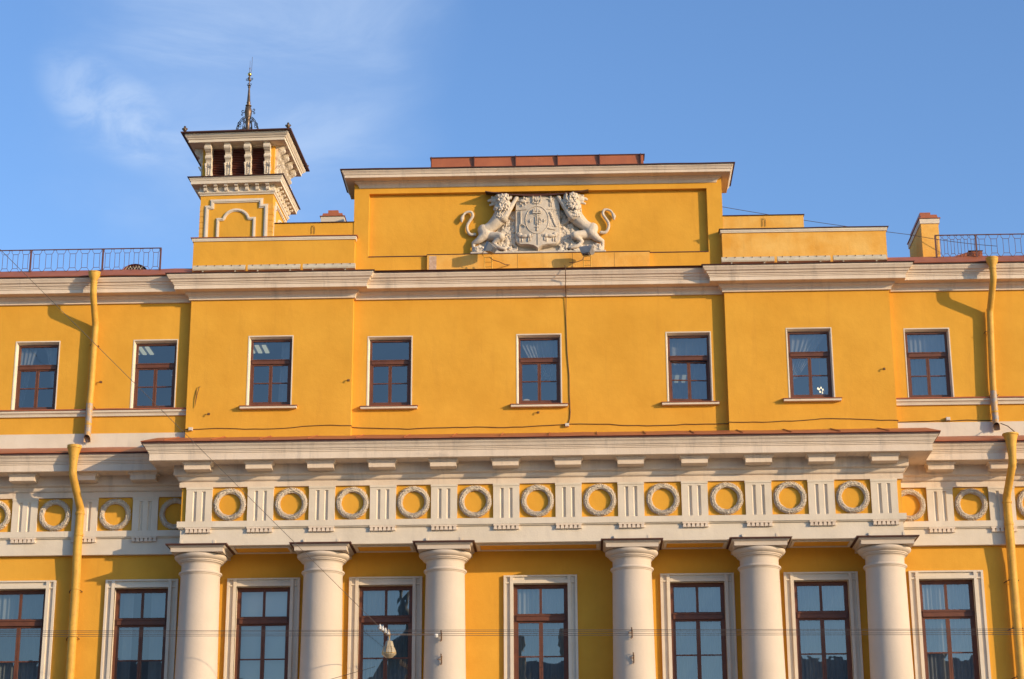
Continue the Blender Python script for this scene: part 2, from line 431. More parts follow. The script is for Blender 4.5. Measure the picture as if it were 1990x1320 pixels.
# --- windows
def window(x, p, kind, ajar=False):
    f = MB(); g = MB(); rv = MB()
    if kind == 'small':
        h, zt, zb, fh, d = .434, ZT, ZB, .408, .105
        ft, fb = zt-.035, zb+.05
        # splayed white reveal
        q = p-d-.04
        rv.quad((x-h, p+.004, zb), (x-h, p+.004, zt), (x-fh, q, ft), (x-fh, q, zb))
        rv.quad((x+h, p+.004, zb), (x+h, p+.004, zt), (x+fh, q, ft), (x+fh, q, zb))
        rv.quad((x-h, p+.004, zt), (x+h, p+.004, zt), (x+fh, q, ft), (x-fh, q, ft))
        rv.quad((x-h, p+.004, zb), (x+h, p+.004, zb), (x+fh, q, zb), (x-fh, q, zb))
        # thin painted margin
        e = .022
        rv.box(x-h-e, x-h, p, p+.006, zb, zt+e); rv.box(x+h, x+h+e, p, p+.006, zb, zt+e); rv.box(x-h, x+h, p, p+.006, zt, zt+e)
        pf = p-d
        fr = .035
        f.box(x-fh, x-fh+fr, pf-.05, pf, fb, ft); f.box(x+fh-fr, x+fh, pf-.05, pf, fb, ft)
        f.box(x-fh+fr, x+fh-fr, pf-.05, pf, ft-.035, ft); f.box(x-fh+fr, x+fh-fr, pf-.05, pf, fb, fb+.045)
        f.box(x-fh+fr, x+fh-fr, pf-.045, pf+.018, 13.415, 13.505)
        f.box(x-fh+fr, x+fh-fr, pf-.045, pf+.03, 13.488, 13.507)
        f.box(x-fh+fr, x+fh-fr, pf-.045, pf+.01, 12.5, fb)
        g.quad((x-fh+fr, pf-.03, 13.505), (x+fh-fr, pf-.028, 13.505), (x+fh-fr, pf-.03, ft-.035), (x-fh+fr, pf-.03, ft-.035))
        a, b, z0, z1 = x-fh+fr, x+fh-fr, fb+.045, 13.415
        ff, gg = MB(), MB()
        for u0, u1 in ((a, x-.003), (x+.003, b)):
            ff.box(u0, u0+.03, pf-.04, pf-.008, z0, z1); ff.box(u1-.03, u1, pf-.04, pf-.008, z0, z1)
            ff.box(u0+.03, u1-.03, pf-.04, pf-.008, z0, z0+.03); ff.box(u0+.03, u1-.03, pf-.04, pf-.008, z1-.03, z1)
            ff.box(u0+.03, u1-.03, pf-.035, pf-.010, 13.010, 13.030)
            t = random.uniform(-.004, .004)
            gg.quad((u0+.03, pf-.025+t, z0+.03), (u1-.03, pf-.025-t, z0+.03), (u1-.03, pf-.025-t*.5, z1-.03), (u0+.03, pf-.025+t*1.5, z1-.03))
        if ajar:   # the pair of lower lights hangs tilted inwards
            c = math.cos(R(5)); s_ = math.sin(R(5))
            def tilt(v):
                X, P, Z = v; dz = Z-z0; P = P-dz*s_*.5-(X-a)*.04
                return (X, P, z0+dz*c-.02*(X-a))
            ff.v = [tilt(v) for v in ff.v]; gg.v = [tilt(v) for v in gg.v]
        f.add(ff.v, ff.f); g.add(gg.v, gg.f)
        o = f.build('window', WOOD, palace, (x, 0, 0), loc=(x, 0, 0))
        g.build('pane', GLASS, o); rv.build('reveal', WHITE, o)
        if abs(x) < 7:   # sill of its own; on the wings the string course runs under the windows
            sl = MB().box(x-.565, x+.565, p+.002, p+.095, 12.445, 12.49)
            sl.build('sill', WHITE, o)
            t = MB().prism([(p-.1, 12.545), (p+.118, 12.50), (p+.12, 12.492), (p+.003, 12.492), (p-.1, 12.505)], x-.58, x+.58, 'x')
            t.build('sill_flashing', REDM, o)
        return o
    h, zt, zb = .525, LT, LB
    pf = -.09
    for u in (x-h, x+h): rv.quad((u, .05, zb), (u, .05, zt), (u, -.15, zt), (u, -.15, zb))
    rv.quad((x-h, .05, zt), (x+h, .05, zt), (x+h, -.15, zt), (x-h, -.15, zt))
    W = .185; T = .16      # widths of jamb and head trim
    rv.box(x-h-W, x-h, .001, .022, zb, zt+T); rv.box(x+h, x+h+W, .001, .022, zb, zt+T); rv.box(x-h, x+h, .001, .022, zt, zt+T)
    i = .062; o_ = .03
    for s in (-1, 1):
        c = lambda u, v: (min(x+s*u, x+s*v), max(x+s*u, x+s*v))
        rv.box(*c(h, h+i), .022, .062, zb, zt+T-o_)
        rv.box(*c(h+W-.045, h+W), .022, .055, zb, zt+T)
        rv.box(*c(h+i, h+W-.045), .022, .050, zt+.003, zt+.03)
    rv.box(x-h, x+h, .022, .062, zt, zt+i)
    rv.box(x-h-W+.045, x+h+W-.045, .022, .055, zt+T-o_, zt+T)
    fr = .055
    ft, fb, fh = zt-.002, zb, h
    f.box(x-fh, x-fh+fr, pf-.07, pf, fb, ft); f.box(x+fh-fr, x+fh, pf-.07, pf, fb, ft)
    f.box(x-fh+fr, x+fh-fr, pf-.07, pf, ft-.055, ft)
    f.box(x-fh+fr, x+fh-fr, pf-.065, pf+.03, 8.195, 8.315); f.box(x-fh+fr, x+fh-fr, pf-.065, pf+.045, 8.285, 8.312)
    a, b = x-fh+fr, x+fh-fr
    def sash(u0, u1, z0, z1, w, bars):
        f.box(u0, u0+w, pf-.055, pf-.012, z0, z1); f.box(u1-w, u1, pf-.055, pf-.012, z0, z1)
        f.box(u0+w, u1-w, pf-.055, pf-.012, z0, z0+w); f.box(u0+w, u1-w, pf-.055, pf-.012, z1-w, z1)
        for z in bars: f.box(u0+w, u1-w, pf-.05, pf-.016, z-.012, z+.012)
        t2 = random.uniform(-.0016, .0016)
        zz = [z0+w]+list(bars)+[z1-w]
        for k in range(len(zz)-1):
            t = random.uniform(-.0012, .0012)
            g.quad((u0+w, pf-.034+t, zz[k]), (u1-w, pf-.034-t, zz[k]), (u1-w, pf-.034+t2*.5, zz[k+1]), (u0+w, pf-.034-t2*.5, zz[k+1]))
    sash(a, x-.002, 8.315, ft-.055, .022, [])
    sash(x+.002, b, 8.315, ft-.055, .022, [])
    sash(a, x-.002, zb, 8.195, .036, [6.82, 7.51])
    sash(x+.002, b, zb, 8.195, .036, [6.82, 7.51])
    o = f.build('window', WOOD, palace, (x, 0, 0), loc=(x, 0, 0))
    g.build('pane', GLASS, o); rv.build('surround', WHITE, o)
    MB().box(x-.8, x+.8, .001, .14, LB-.16, LB-.002).build('sill', WHITE, o)
    return o
for x, p in upx: window(x, p, 'small', ajar=(x == 3.0))
for x in lox: window(x, 0, 'large')

# --- white band and string course of the wings
for s in (-1, 1):
    a, b = sorted((s*(BO+.001), s*XE))
    MB().prism([(0.001, 11.5), (.03, 11.5), (.03, 12.022), (.001, 12.022)], a, b, 'x').build('plain_band', WHITE, palace)
    sc_ = MB().sweep([(a, 0), (b, 0)], [(.001, 12.378), (.04, 12.378), (.045, 12.40), (.035, 12.405), (.05, 12.435), (.075, 12.45), (.08, 12.49), (.001, 12.495)]).build('string_course', WHITE, palace)
    MB().sweep([(a, 0), (b, 0)], [(.0, 12.548), (.098, 12.512), (.10, 12.496), (.003, 12.4955)], jit=.006, step=.3).build('flashing', REDM, sc_)
    e = s*(BO+.0015)

# --- lower order: architrave, frieze, cornice sweep round wings and portico
path = [(-XE, P0), (-PX, P0), (-PX, P1), (PX, P1), (PX, P0), (XE, P0)]
arch = MB().sweep(path, [(-.095, 9.55), (0, 9.55), (0, 9.86), (.006, 9.865), (.035, 9.875), (.035, 9.89), (.06, 9.895), (.06, 10.012), (0, 10.015)]).build('architrave', WHITE, palace)
fr_ = MB().sweep(path, [(0, 10.0155), (0, 10.684)]).build('frieze', YELLOW, palace)
cor = MB().sweep(path, [(0, 10.685), (.045, 10.685), (.045, 10.785), (.03, 10.79), (.03, 10.80), (.055, 10.806), (.072, 10.825), (.082, 10.855), (.086, 10.885), (.125, 10.897), (.14, 10.905), (.15, 10.915),
                        (.15, 11.098), (.545, 11.10), (.55, 11.105), (.55, 11.235), (.565, 11.24), (.565, 11.262), (.58, 11.268), (.58, 11.285), (.60, 11.30), (.62, 11.345), (.65, 11.375), (.66, 11.40), (.675, 11.402), (.675, 11.432)]).build('cornice', CORN, palace)
rfw = MB()
for a, b in ((-XE, -7.61), (7.61, XE)):
    rfw.sweep([(a, 0), (b, 0)], [(.79, 11.4325), (.806, 11.436), (.80, 11.45), (.031, 11.735)], jit=.010, step=.35)
rfw.sweep([(-7.605, 0), (7.605, 0)], [(1.54, 11.4325), (1.557, 11.436), (1.55, 11.45), (.0, 11.925)], jit=.010, step=.35)
for x in (-7.605, 7.605): rfw.add([(x, 1.54, 11.4325), (x, 1.55, 11.45), (x, 0, 11.925), (x, 0, 11.4325)], [(0, 1, 2, 3)])
rfo = rfw.build('flashing', REDM, cor)
# seams of the sheet metal
for i in range(-8, 9):
    x = i*.92+.2
    if abs(x) < 7.5: MB().tube([(x, 1.552, 11.462), (x, .15, 11.89)], .012, 5).build('standing_seam', REDM, rfo)
MB().sweep(path, [(.668, 11.4325), (.682, 11.4325), (.682, 11.408), (.69, 11.408), (.69, 11.417)], jit=.004, step=.35).build('drip_edge', DARKM, cor)

PITCHX = 1.1936
COLX = [-6.556, -4.182, -1.829, 1.752, 4.184, 6.574]
tri = [COLX[0], (COLX[0]+COLX[1])/2, COLX[1], (COLX[1]+COLX[2])/2, COLX[2], COLX[2]+1.194, COLX[3]-1.194, COLX[3], (COLX[3]+COLX[4])/2, COLX[4], (COLX[4]+COLX[5])/2, COLX[5]]
wing = [s*(6.5648+PITCHX*k) for s in (-1, 1) for k in (1, 2, 3, 4, 5)]
def triglyph_mesh():
    m = MB(); w = .25; d = .045
    def section(z0, z1, grooves):
        pl = [(-w, .001), (-w, d)]
        if grooves:
            for c in (-.085, .085):
                pl += [(c-.036, d), (c-.018, .012), (c+.018, .012), (c+.036, d)]
        pl += [(w, d), (w, .001)]
        m.prism(pl, z0, z1, 'z')
    section(10.016, 10.60, True); section(10.6005, 10.683, False)
    m.box(-w-.006, w+.006, .001, d+.012, 10.64, 10.6835)
    return m.mesh('triglyph', WHITE)
def guttae_mesh():
    m = MB(); w = .25
    m.box(-w, w, .001, .055, 9.862, 9.893)
    for k in range(6):
        c = -w+.042+k*.0835
        m.prism([(c-.024, 9.862), (c+.024, 9.862), (c+.036, 9.795), (c-.036, 9.795)], .002, .05, 'p')
    return m.mesh('guttae', CORN)
def mutule_mesh():
    m = MB(); w = .25
    m.box(-w, w, .15, .405, 10.955, 11.045)
    m.sweep([(-w, .15), (-w, .405), (w, .405), (w, .15)], [(0, 11.045), (.010, 11.045), (.018, 11.06), (.034, 11.07), (.038, 11.085), (.038, 11.0995), (0, 11.0995)])
    return m.mesh('mutule', CORN)
def wreath_mesh():
    m = MB(); rnd = random.Random(3)
    n, k = 56, 8
    vs = []
    for i in range(n):
        a = 2*math.pi*i/n
        for j in range(k):
            b = 2*math.pi*j/k
            r = .264+.034*math.cos(b); vs.append((r*math.cos(a), .026+.026*math.sin(b), r*math.sin(a)))
    m.add(vs, [(i*k+j, i*k+(j+1) % k, ((i+1) % n)*k+(j+1) % k, ((i+1) % n)*k+j) for i in range(n) for j in range(k)])
    # laurel leaves in overlapping rows
    for i in range(42):
        for row in range(6):
            a = 2*math.pi*(i+(row % 2)*.5)/42+rnd.uniform(-.02, .02)
            b = R(-15+row*42)+rnd.uniform(-.15, .15)
            rad = .264+.037*math.cos(b); c = Vector((rad*math.cos(a), .026+.031*math.sin(b), rad*math.sin(a)))
            tan = Vector((-math.sin(a), 0, math.cos(a))); nor = Vector((math.cos(a)*math.cos(b), math.sin(b), math.sin(a)*math.cos(b)))
            sid = tan.cross(nor)
            tip = c+tan*.036+nor*rnd.uniform(.014, .030)+sid*rnd.uniform(-.02, .02); bas = c-tan*.018-nor*.004
            l, r_ = c+sid*.019+nor*.004, c-sid*.019+nor*.004
            o = len(m.v)
            m.v += [tuple(q) for q in (bas, l, tip, r_, c+nor*.017)]
            m.f += [(o, o+1, o+4), (o+1, o+2, o+4), (o+2, o+3, o+4), (o+3, o, o+4)]
    return m.mesh('wreath', LEAF)
TM, GM, MM, WM = triglyph_mesh(), guttae_mesh(), mutule_mesh(), wreath_mesh()
def place(name, me, parent, x, p, rz=0):
    o = bpy.data.objects.new(name, me); o.parent = parent; o.location = (x, -p, 0); o.rotation_euler.z = rz; col.objects.link(o); return o
for x in tri:
    place('triglyph', TM, fr_, x, P1); place('guttae', GM, arch, x, P1); place('mutule', MM, cor, x, P1)
for x in wing:
    place('triglyph', TM, fr_, x, P0); place('guttae', GM, arch, x, P0); place('mutule', MM, cor, x, P0)
wr = [((a+b)/2, P1) for a, b in zip(tri, tri[1:])]+[(s*(6.5648+PITCHX*(k+.5)), P0) for s in (-1, 1) for k in range(5)]
for i, (x, p) in enumerate(wr):
    o = place('wreath', WM, fr_, x, p+.001); o.location.z = 10.342; o.rotation_euler.y = random.uniform(0, 6.28)

# portico soffit with framed yellow panels
sf = MB().quad((-PX, .0, 9.551), (PX, .0, 9.551), (PX, P1, 9.551), (-PX, P1, 9.551)).build('portico_soffit', WHITE, palace)
cx = COLX
for a, b in zip(cx, cx[1:]):
    a2, b2 = a+.62, b-.62
    MB().box(a2+.055, b2-.055, .215, .66, 9.538, 9.547).build('soffit_panel', YELLOW, sf)
    t = MB()
    t.box(a2, b2, .16, .21, 9.525, 9.549); t.box(a2, b2, .665, .715, 9.525, 9.549); t.box(a2, a2+.05, .21, .665, 9.525, 9.549); t.box(b2-.05, b2, .21, .665, 9.525, 9.549)
    t.build('soffit_frame', WHITE, sf)

# --- columns
CP = .43
def column(x):
    c = thing  # noqa
    sh = MB().lathe(0, CP, [(.445, 2.6), (.445, 2.62), (.44, 4.0), (.425, 5.5), (.405, 6.8), (.392, 7.6), (.380, 8.6), (.374, 9.0), (.380, 9.025), (.392, 9.03), (.392, 9.045), (.408, 9.05), (.416, 9.068), (.408, 9.088), (.392, 9.092), (.372, 9.10), (.368, 9.12)], 64)
    o = sh.build('column', COLW, palace, (0, 0, 0), smooth=35, loc=(x, 0, 0))
    cap = MB().lathe(0, CP, [(.3675, 9.121), (.368, 9.215), (.376, 9.245), (.395, 9.262), (.418, 9.268), (.418, 9.285), (.436, 9.288), (.442, 9.30), (.436, 9.312), (.452, 9.318), (.485, 9.340), (.503, 9.362), (.509, 9.385), (.502, 9.405), (.48, 9.418), (.45, 9.4195)], 64)
    co = cap.build('capital', COLW, o, (0, 0, 0), smooth=35)
    sq = lambda h: [(-h, CP-h if CP-h > .02 else .02), (-h, CP+h), (h, CP+h), (h, .02)]
    ab = MB()
    ab.sweep([(-.5, .012), (-.5, CP+.5), (.5, CP+.5), (.5, .012)], [(-.4, 9.42), (0, 9.42), (0, 9.495), (.010, 9.498), (.030, 9.512), (.045, 9.53), (.045, 9.546), (-.4, 9.548)])
    ab.build('abacus', COLW, o, (0, 0, 0))
    fl = MB().sweep([(-.5, .012), (-.5, CP+.5), (.5, CP+.5), (.5, .012)], [(.03, 9.532), (.085, 9.538), (.093, 9.562), (-.02, 9.574), (-.075, 9.576)])  # metal flashing; dark brown edge thickened to stand for the shade under it
    fl.build('abacus_flashing', DARKM, o, (0, 0, 0))
    bl = MB().box(-.30, .30, P1-.01, P1+.022, 9.578, 9.655)
    for s in (-1, 1): bl.prism([(s*.30, 9.578), (s*.30, 9.655), (s*.335, 9.65), (s*.35, 9.62), (s*.325, 9.578)], P1-.01, P1+.032, 'p')
    bl.build('impost_block', WHITE, o, (0, 0, 0))
    bs = MB().lathe(0, CP, [(.445, 2.6), (.50, 2.58), (.54, 2.52), (.54, 2.45), (.47, 2.42)], 48).box(-.56, .56, .01, CP+.56, 2.2, 2.42)
    bs.build('column_base', COLW, o, (0, 0, 0), smooth=35)
    return o
for x in cx: column(x)
MB().box(-7.4, 7.4, .006, 1.2, 0, 2.2).build('portico_plinth', mat('granite plinth', (.34, .31, .28), (.27, .25, .23), 3, .8), palace)

# --- upper cornice
upath = [(-XE, 0), (-BO, 0), (-BO, BP), (-BI, BP), (-BI, 0), (BI, 0), (BI, BP), (BO, BP), (BO, 0), (XE, 0)]
uc = MB().sweep(upath, [(.001, 14.757), (.042, 14.757), (.042, 14.792), (.046, 14.797), (.05, 14.82), (.075, 14.845), (.105, 14.86), (.115, 14.88), (.115, 14.902),
                        (0.295, 14.905), (0.300, 14.91), (0.300, 14.985), (0.315, 14.99), (0.315, 15.012), (0.330, 15.018), (0.330, 15.036), (0.355, 15.05), (0.370, 15.085), (0.400, 15.10), (0.415, 15.13), (0.435, 15.16), (0.435, 15.19), (.0, 15.20)]).build('upper_cornice', CORN, palace)
MB().sweep(upath, [(.425, 15.191), (.465, 15.191), (.470, 15.203), (.455, 15.21), (.0, 15.215)], jit=.008, step=.3).build('gutter_edge', DARKM, uc)
# roof: metal slope of the wings, flat behind the attic
rfm = MB()
for s in (-1, 1):
    a, b = sorted((s*(BO-.02), s*XE))
    rfm.sweep([(a, 0), (b, 0)], [(.455, 15.212), (.46, 15.222), (.02, 15.495), (-.5, 15.65), (-7, 16.5), (-12, 15.0)], jit=.012, step=.4)
rfm.quad((-7.3, .5, 15.2175), (7.3, .5, 15.2175), (7.3, -.3, 15.30), (-7.3, -.3, 15.30))
rfm.quad((-7.3, -.3, 15.30), (7.3, -.3, 15.30), (7.3, -7, 16.38), (-7.3, -7, 16.38))
rfm.quad((-7.3, -7, 16.38), (7.3, -7, 16.38), (7.3, -12, 15.0), (-7.3, -12, 15.0))
roof = rfm.build('roof', REDM, palace)
MB().box(-XE, XE, -12, -11.8, 0, 15.1).build('rear_wall', YELLOW, palace)

# --- attic over the centre
AW = 3.785
at = MB().wall(-AW, AW, 15.22, 17.33, [(-3.475, 3.475, 15.69, 17.08)], 0)
d = -.10
at.quad((-3.475, d, 15.69), (3.475, d, 15.69), (3.475, d, 17.08), (-3.475, d, 17.08))
for x in (-3.475, 3.475): at.quad((x, 0, 15.69), (x, 0, 17.08), (x, d, 17.08), (x, d, 15.69))
at.quad((-3.475, 0, 17.08), (3.475, 0, 17.08), (3.475, d, 17.08), (-3.475, d, 17.08))
at.quad((-3.475, 0, 15.69), (3.475, 0, 15.69), (3.475, d, 15.69), (-3.475, d, 15.69))
for x in (-AW, AW): at.quad((x, 0, 15.22), (x, -.9, 15.22), (x, -.9, 17.33), (x, 0, 17.33))
at.quad((-AW, -.9, 15.22), (AW, -.9, 15.22), (AW, -.9, 17.33), (-AW, -.9, 17.33))
attic = at.build('attic_wall', YELLOW, palace)
MB().prism([(.012, 15.684), (.012, 15.70), (-.099, 15.708), (-.099, 15.684)], -3.47, 3.47, 'x').build('ledge_flashing', DARKM, attic)
AC = AW-.115
ap = [(-AC, -.9), (-AC, 0), (AC, 0), (AC, -.9)]
MB().sweep(ap, [(.0, 17.20), (.012, 17.205), (.03, 17.25), (.06, 17.285), (.10, 17.30), (.10, 17.322), (.285, 17.325), (.29, 17.33), (.29, 17.385), (.305, 17.39), (.31, 17.405), (.325, 17.43), (.345, 17.45), (.345, 17.475), (0, 17.48)]).build('attic_cornice', CORN, attic)
MB().sweep(ap, [(.335, 17.4765), (.378, 17.4765), (.384, 17.49), (.36, 17.502), (-.2, 17.56)], jit=.006, step=.35).build('attic_flashing', DARKM, attic)
rb = MB().prism([(-.02, 17.56), (-.06, 17.87), (-.10, 17.885), (-1.2, 17.9), (-1.2, 17.5), (-.1, 17.5)], -2.2, 2.2, 'x').build('attic_roof', REDM, attic)
tt = MB()
for x in (-2.2, -1.31, -.45, .42, 1.29, 2.14): tt.box(x-.008, x+.008, -.07, .0, 17.56, 17.885)
tt.prism([(-.045, 17.874), (-.05, 17.895), (-.4, 17.91), (-.4, 17.88)], -2.23, 2.23, 'x')
tt.build('roof_seam', DARKM, rb)
# shelf under the relief, its left end broken open to the brick
sh = MB().box(-2.26, 2.27, .003, .075, 15.30, 15.685).build('relief_shelf', YELLOW2, attic)
t = MB()
for x in (-.42, .70, 1.55): t.box(x-.003, x+.003, .0755, .0765, 15.31, 15.68)
t.prism([(.0755, 15.688), (.088, 15.688), (.085, 15.70), (-.05, 15.705), (-.05, 15.688)], -2.27, 2.28, 'x')
t.build('shelf_flashing', DARKM, sh)
MB().box(-2.22, -2.07, .0755, .078, 15.33, 15.66).build('exposed_brick', BRICK, sh)
# low parapet blocks on both sides, each with a step behind
for s in (-1, 1):
    a, b = sorted((s*(AW+.0-.045), s*7.055))
    bk = MB().box(a, b, -.55, BP, 15.23, 16.035).build('parapet_block', YELLOW2 if s > 0 else YELLOW, palace)
    e = MB().sweep([(a, -.5), (a, BP), (b, BP), (b, -.5)], [(.001, 16.03), (.022, 16.03), (.022, 16.05), (.03, 16.06), (.03, 16.098), (.0, 16.10)]).build('coping', WHITE, bk)
    MB().sweep([(a, -.5), (a, BP), (b, BP), (b, -.5)], [(.02, 16.0985), (.055, 16.10), (.058, 16.11), (-.2, 16.19), (-.62, 16.2)], jit=.008, step=.4).build('flashing', REDM if s < 0 else DARKM, bk)
    a, b = sorted((s*(AW+.002), s*5.43))
    st = MB().box(a, b, -.85, -.012, 16.0, 16.46).build('parapet_step', YELLOW2 if s > 0 else YELLOW, palace)
    MB().prism([(.012, 16.461), (.016, 16.472), (-.4, 16.50), (-.88, 16.49), (-.88, 16.461)], a, b+.02, 'x').build('flashing', DARKM, st)
    for x in (s*4.62,): MB().tube([(x-.03, .0, 16.22), (x-.03, .0, 16.36), (x, .01, 16.41), (x+.03, .0, 16.36), (x+.03, .0, 16.22)], .0045, 5).build('iron_staple', CABLE, st)
# --- chimneys
def chimney(x0, x1, p0, p1, zb, z1, z2, z3, z4, top):
    o = MB().box(x0, x1, p0, p1, zb, z1).build('chimney', YELLOW2, palace)
    b = [(x0, p0), (x0, p1), (x1, p1), (x1, p0)]
    MB().sweep(b, [(.002, z1-.005), (.02, z1), (.025, z2-.01), (.0, z2)], closed=True).build('chimney_band', WHITE, o)
    MB().sweep(b, [(-.01, z2), (.045, z2+.003), (.045, z2+.012), (.0, z2+.02), (-.02, z3), (-.1, z3+.004), (-.17, z3+.006)], closed=True).build('chimney_cap', REDM, o)
    m = (x0+x1)/2+top; MB().box(m-.11, m+.11, p0+.1, p1-.1, z3, z4).build('chimney_hood', REDM, o)
    return o
chimney(-4.72, -4.26, -2.6, -2.02, 15.6, 17.26, 17.38, 17.47, 17.57, -.0)
chimney(7.985, 8.35, -2.5, -1.0, 15.5, 16.60, 16.71, 16.81, 16.89, -.06)

# ------------------------------------------------------------------ carved relief with two lions
arms = thing('coat_of_arms', 0, -.1, 15.71, 'carved white stone coat of arms with two rearing lions holding a shield on the attic', 'relief')
def rel(zx, zy, p=0.):           # carver's grid of the relief -> metres
    return ((zx-1015)/548, p-.1, 15.75+(815-(zx-1015)*.033-zy)/552)
def lion(mirror):
    m = MB()
    def ch(pts, rs):
        P_ = [Vector(rel(*q)) for q in pts]; q, r = [P_[0]], [rs[0]]
        for i in range(len(P_)-1):
            a, b, c, d = P_[max(0, i-1)], P_[i], P_[i+1], P_[min(len(P_)-1, i+2)]
            for k in range(1, 5):
                t = k/4; q.append(.5*(2*b+(c-a)*t+(2*a-5*b+4*c-d)*t*t+(3*b-3*c+d-a)*t**3)); r.append(rs[i]+(rs[i+1]-rs[i])*t)
        m.chain(q, r, 14)
    rnd = random.Random(5 if mirror else 9)
    # tail
    ch([(305, 612, .06), (255, 612, .06), (222, 560, .06), (222, 500, .06), (255, 440, .06), (282, 390, .06), (270, 345, .06), (232, 338, .06), (192, 358, .06), (168, 398, .06)], [.036, .032, .03, .03, .03, .03, .028, .026, .024, .022])
    ch([(170, 395, .06), (160, 425, .06), (158, 465, .06)], [.03, .04, .012])
    # haunch, hind legs
    ch([(400, 560, .08), (420, 610, .08)], [.115, .13])
    ch([(410, 630, .10), (350, 690, .10), (292, 722, .08)], [.105, .07, .042])
    ch([(292, 722, .08), (292, 770, .08), (296, 815, .08)], [.04, .036, .04])
    ch([(296, 818, .09), (330, 826, .13)], [.038, .036])
    ch([(450, 630, .06), (540, 640, .12), (600, 655, .17)], [.10, .09, .085])
    ch([(600, 655, .17), (545, 705, .15), (520, 725, .14)], [.075, .05, .04])
    ch([(520, 725, .14), (560, 770, .15), (600, 790, .16), (640, 800, .16)], [.04, .038, .04, .035])
    # trunk
    ch([(410, 570, .07), (490, 520, .08), (560, 450, .10), (600, 400, .10)], [.115, .115, .14, .15])
    # neck and head
    ch([(600, 400, .10), (600, 300, .11), (580, 235, .12)], [.14, .12, .095])
    ch([(560, 215, .13), (520, 215, .13)], [.08, .065])
    ch([(520, 205, .13), (475, 212, .13), (462, 218, .13)], [.045, .032, .026])      # upper jaw, nose
    ch([(520, 255, .13), (482, 268, .13)], [.03, .024])                              # lower jaw
    ch([(535, 172, .13), (500, 178, .16)], [.03, .022])                              # brow
    m.sphere(rel(548, 165, .17), .026)
    # forelegs: one stretched up the shield, the other across the chest
    ch([(600, 430, .18), (640, 430, .20), (700, 330, .20), (750, 240, .19), (772, 195, .18)], [.085, .07, .055, .042, .04])
    ch([(772, 195, .18), (786, 185, .18)], [.045, .034])
    ch([(575, 430, .14), (640, 440, .16)], [.10, .075])
    # mane: locks
    for i in range(150):
        t = rnd.random(); zy = 160+t*260
        c = 632-max(0, zy-260)*.22; w = 88-max(0, zy-330)*.25
        zx = c+rnd.uniform(-w, w*.95)
        d = .10+.16*math.sqrt(max(0, 1-((zx-c)/(w+8))**2))*(1 if zy < 340 else .75)
        if zx < 560 and zy < 265: continue
        if zx > 640 and zy > 235 and (zx-640) > (415-zy)*.45: continue
        a, b = rel(zx, zy, d), rel(zx+rnd.uniform(-12, 12), zy+26, d+.05)
        m.chain([a, b], [.030, .012], 7)
    if mirror: m.v = [(-x, p, z+.0) for x, p, z in m.v]
    return fuse(m, 'lion', STONE, arms, .0075, 1)
lion(False); lion(True)
# shield: convex plate
S = MB()
ol = [(-.455, 16.925), (-.445, 16.945), (0, 16.945), (.445, 16.945), (.455, 16.925), (.462, 16.55), (.462, 16.02), (.45, 15.965), (.42, 15.915), (.36, 15.88), (.22, 15.868), (.10, 15.845), (.03, 15.80), (0, 15.77)]
ol = ol + [(-x, z) for x, z in reversed(ol[5:-1])]
def shp(x): return .055+.075*(1-(x/.47)**2)
rings = [(1, -.0995), (1, .0), (.965, .035), (.93, None), (.6, None), (.3, None)]
vs = []; cen = (0, 16.4)
for k, pz in rings:
    for x, z in ol:
        X = cen[0]+(x-cen[0])*k; Z = cen[1]+(z-cen[1])*k
        vs.append((X, shp(X)-.055 + (pz if pz is not None else .028) if pz != -.0995 else pz, Z))
n = len(ol)
S.add(vs, [(r*n+i, r*n+(i+1) % n, (r+1)*n+(i+1) % n, (r+1)*n+i) for r in range(len(rings)-1) for i in range(n)])
S.v.append((0, .105, 16.4)); c0 = len(S.v)-1
S.f += [((len(rings)-1)*n+i, (len(rings)-1)*n+(i+1) % n, c0) for i in range(n)]
shield = S.build('shield', STONE, arms, smooth=40)
ch_ = MB(); rnd = random.Random(2)
def on(x, z, e=0.): return (x, shp(x)-.055+.03+e, z)
def st(pts, r, e=.008): ch_.tube([on(x, z, e) for x, z in pts], r, 6)
def bl(x, z, r, sx=1, sz=1, e=.008): ch_.sphere(on(x, z, e-.006), r, 10, 7, (sx, .65, sz))
st([(-.012+.235*math.cos(t*math.pi/16), 16.405+.30*math.sin(t*math.pi/16)) for t in range(33)], .0075, .002)
st([(-.44, 16.64), (-.22, 16.64)], .006); st([(.2, 16.64), (.44, 16.64)], .006); st([(0, 16.105), (0, 15.86)], .006); st([(-.01, 16.94), (-.01, 16.71)], .004, 0)
# crown in the oval
for i in range(5): bl(-.012+(i-2)*.034, 16.60+.012*(i % 2), .026, .8, 1.5, .03)
st([(-.10, 16.555), (.076, 16.555)], .018, .02); st([(-.012, 16.60), (-.012, 16.665)], .012, .03)
# upright ornament under it, with an arrow head and small stars either side
st([(-.012, 16.53), (-.012, 16.19)], .011); st([(-.06, 16.50), (.04, 16.50)], .009); st([(-.05, 16.25), (.03, 16.25)], .01)
st([(-.045, 16.47), (-.045, 16.31), (.03, 16.46), (.03, 16.30)], .010)
st([(.03+.04*math.cos(t*.5), 16.385+.065*math.sin(t*.5)) for t in range(13)], .008)
bl(-.012, 16.185, .03, .8, 1)
for x in (-.15, .13):
    for a in (0, 1): st([(x-.03*(1-a), 16.385-.035*a), (x+.03*(1-a), 16.385+.035*a)], .009)
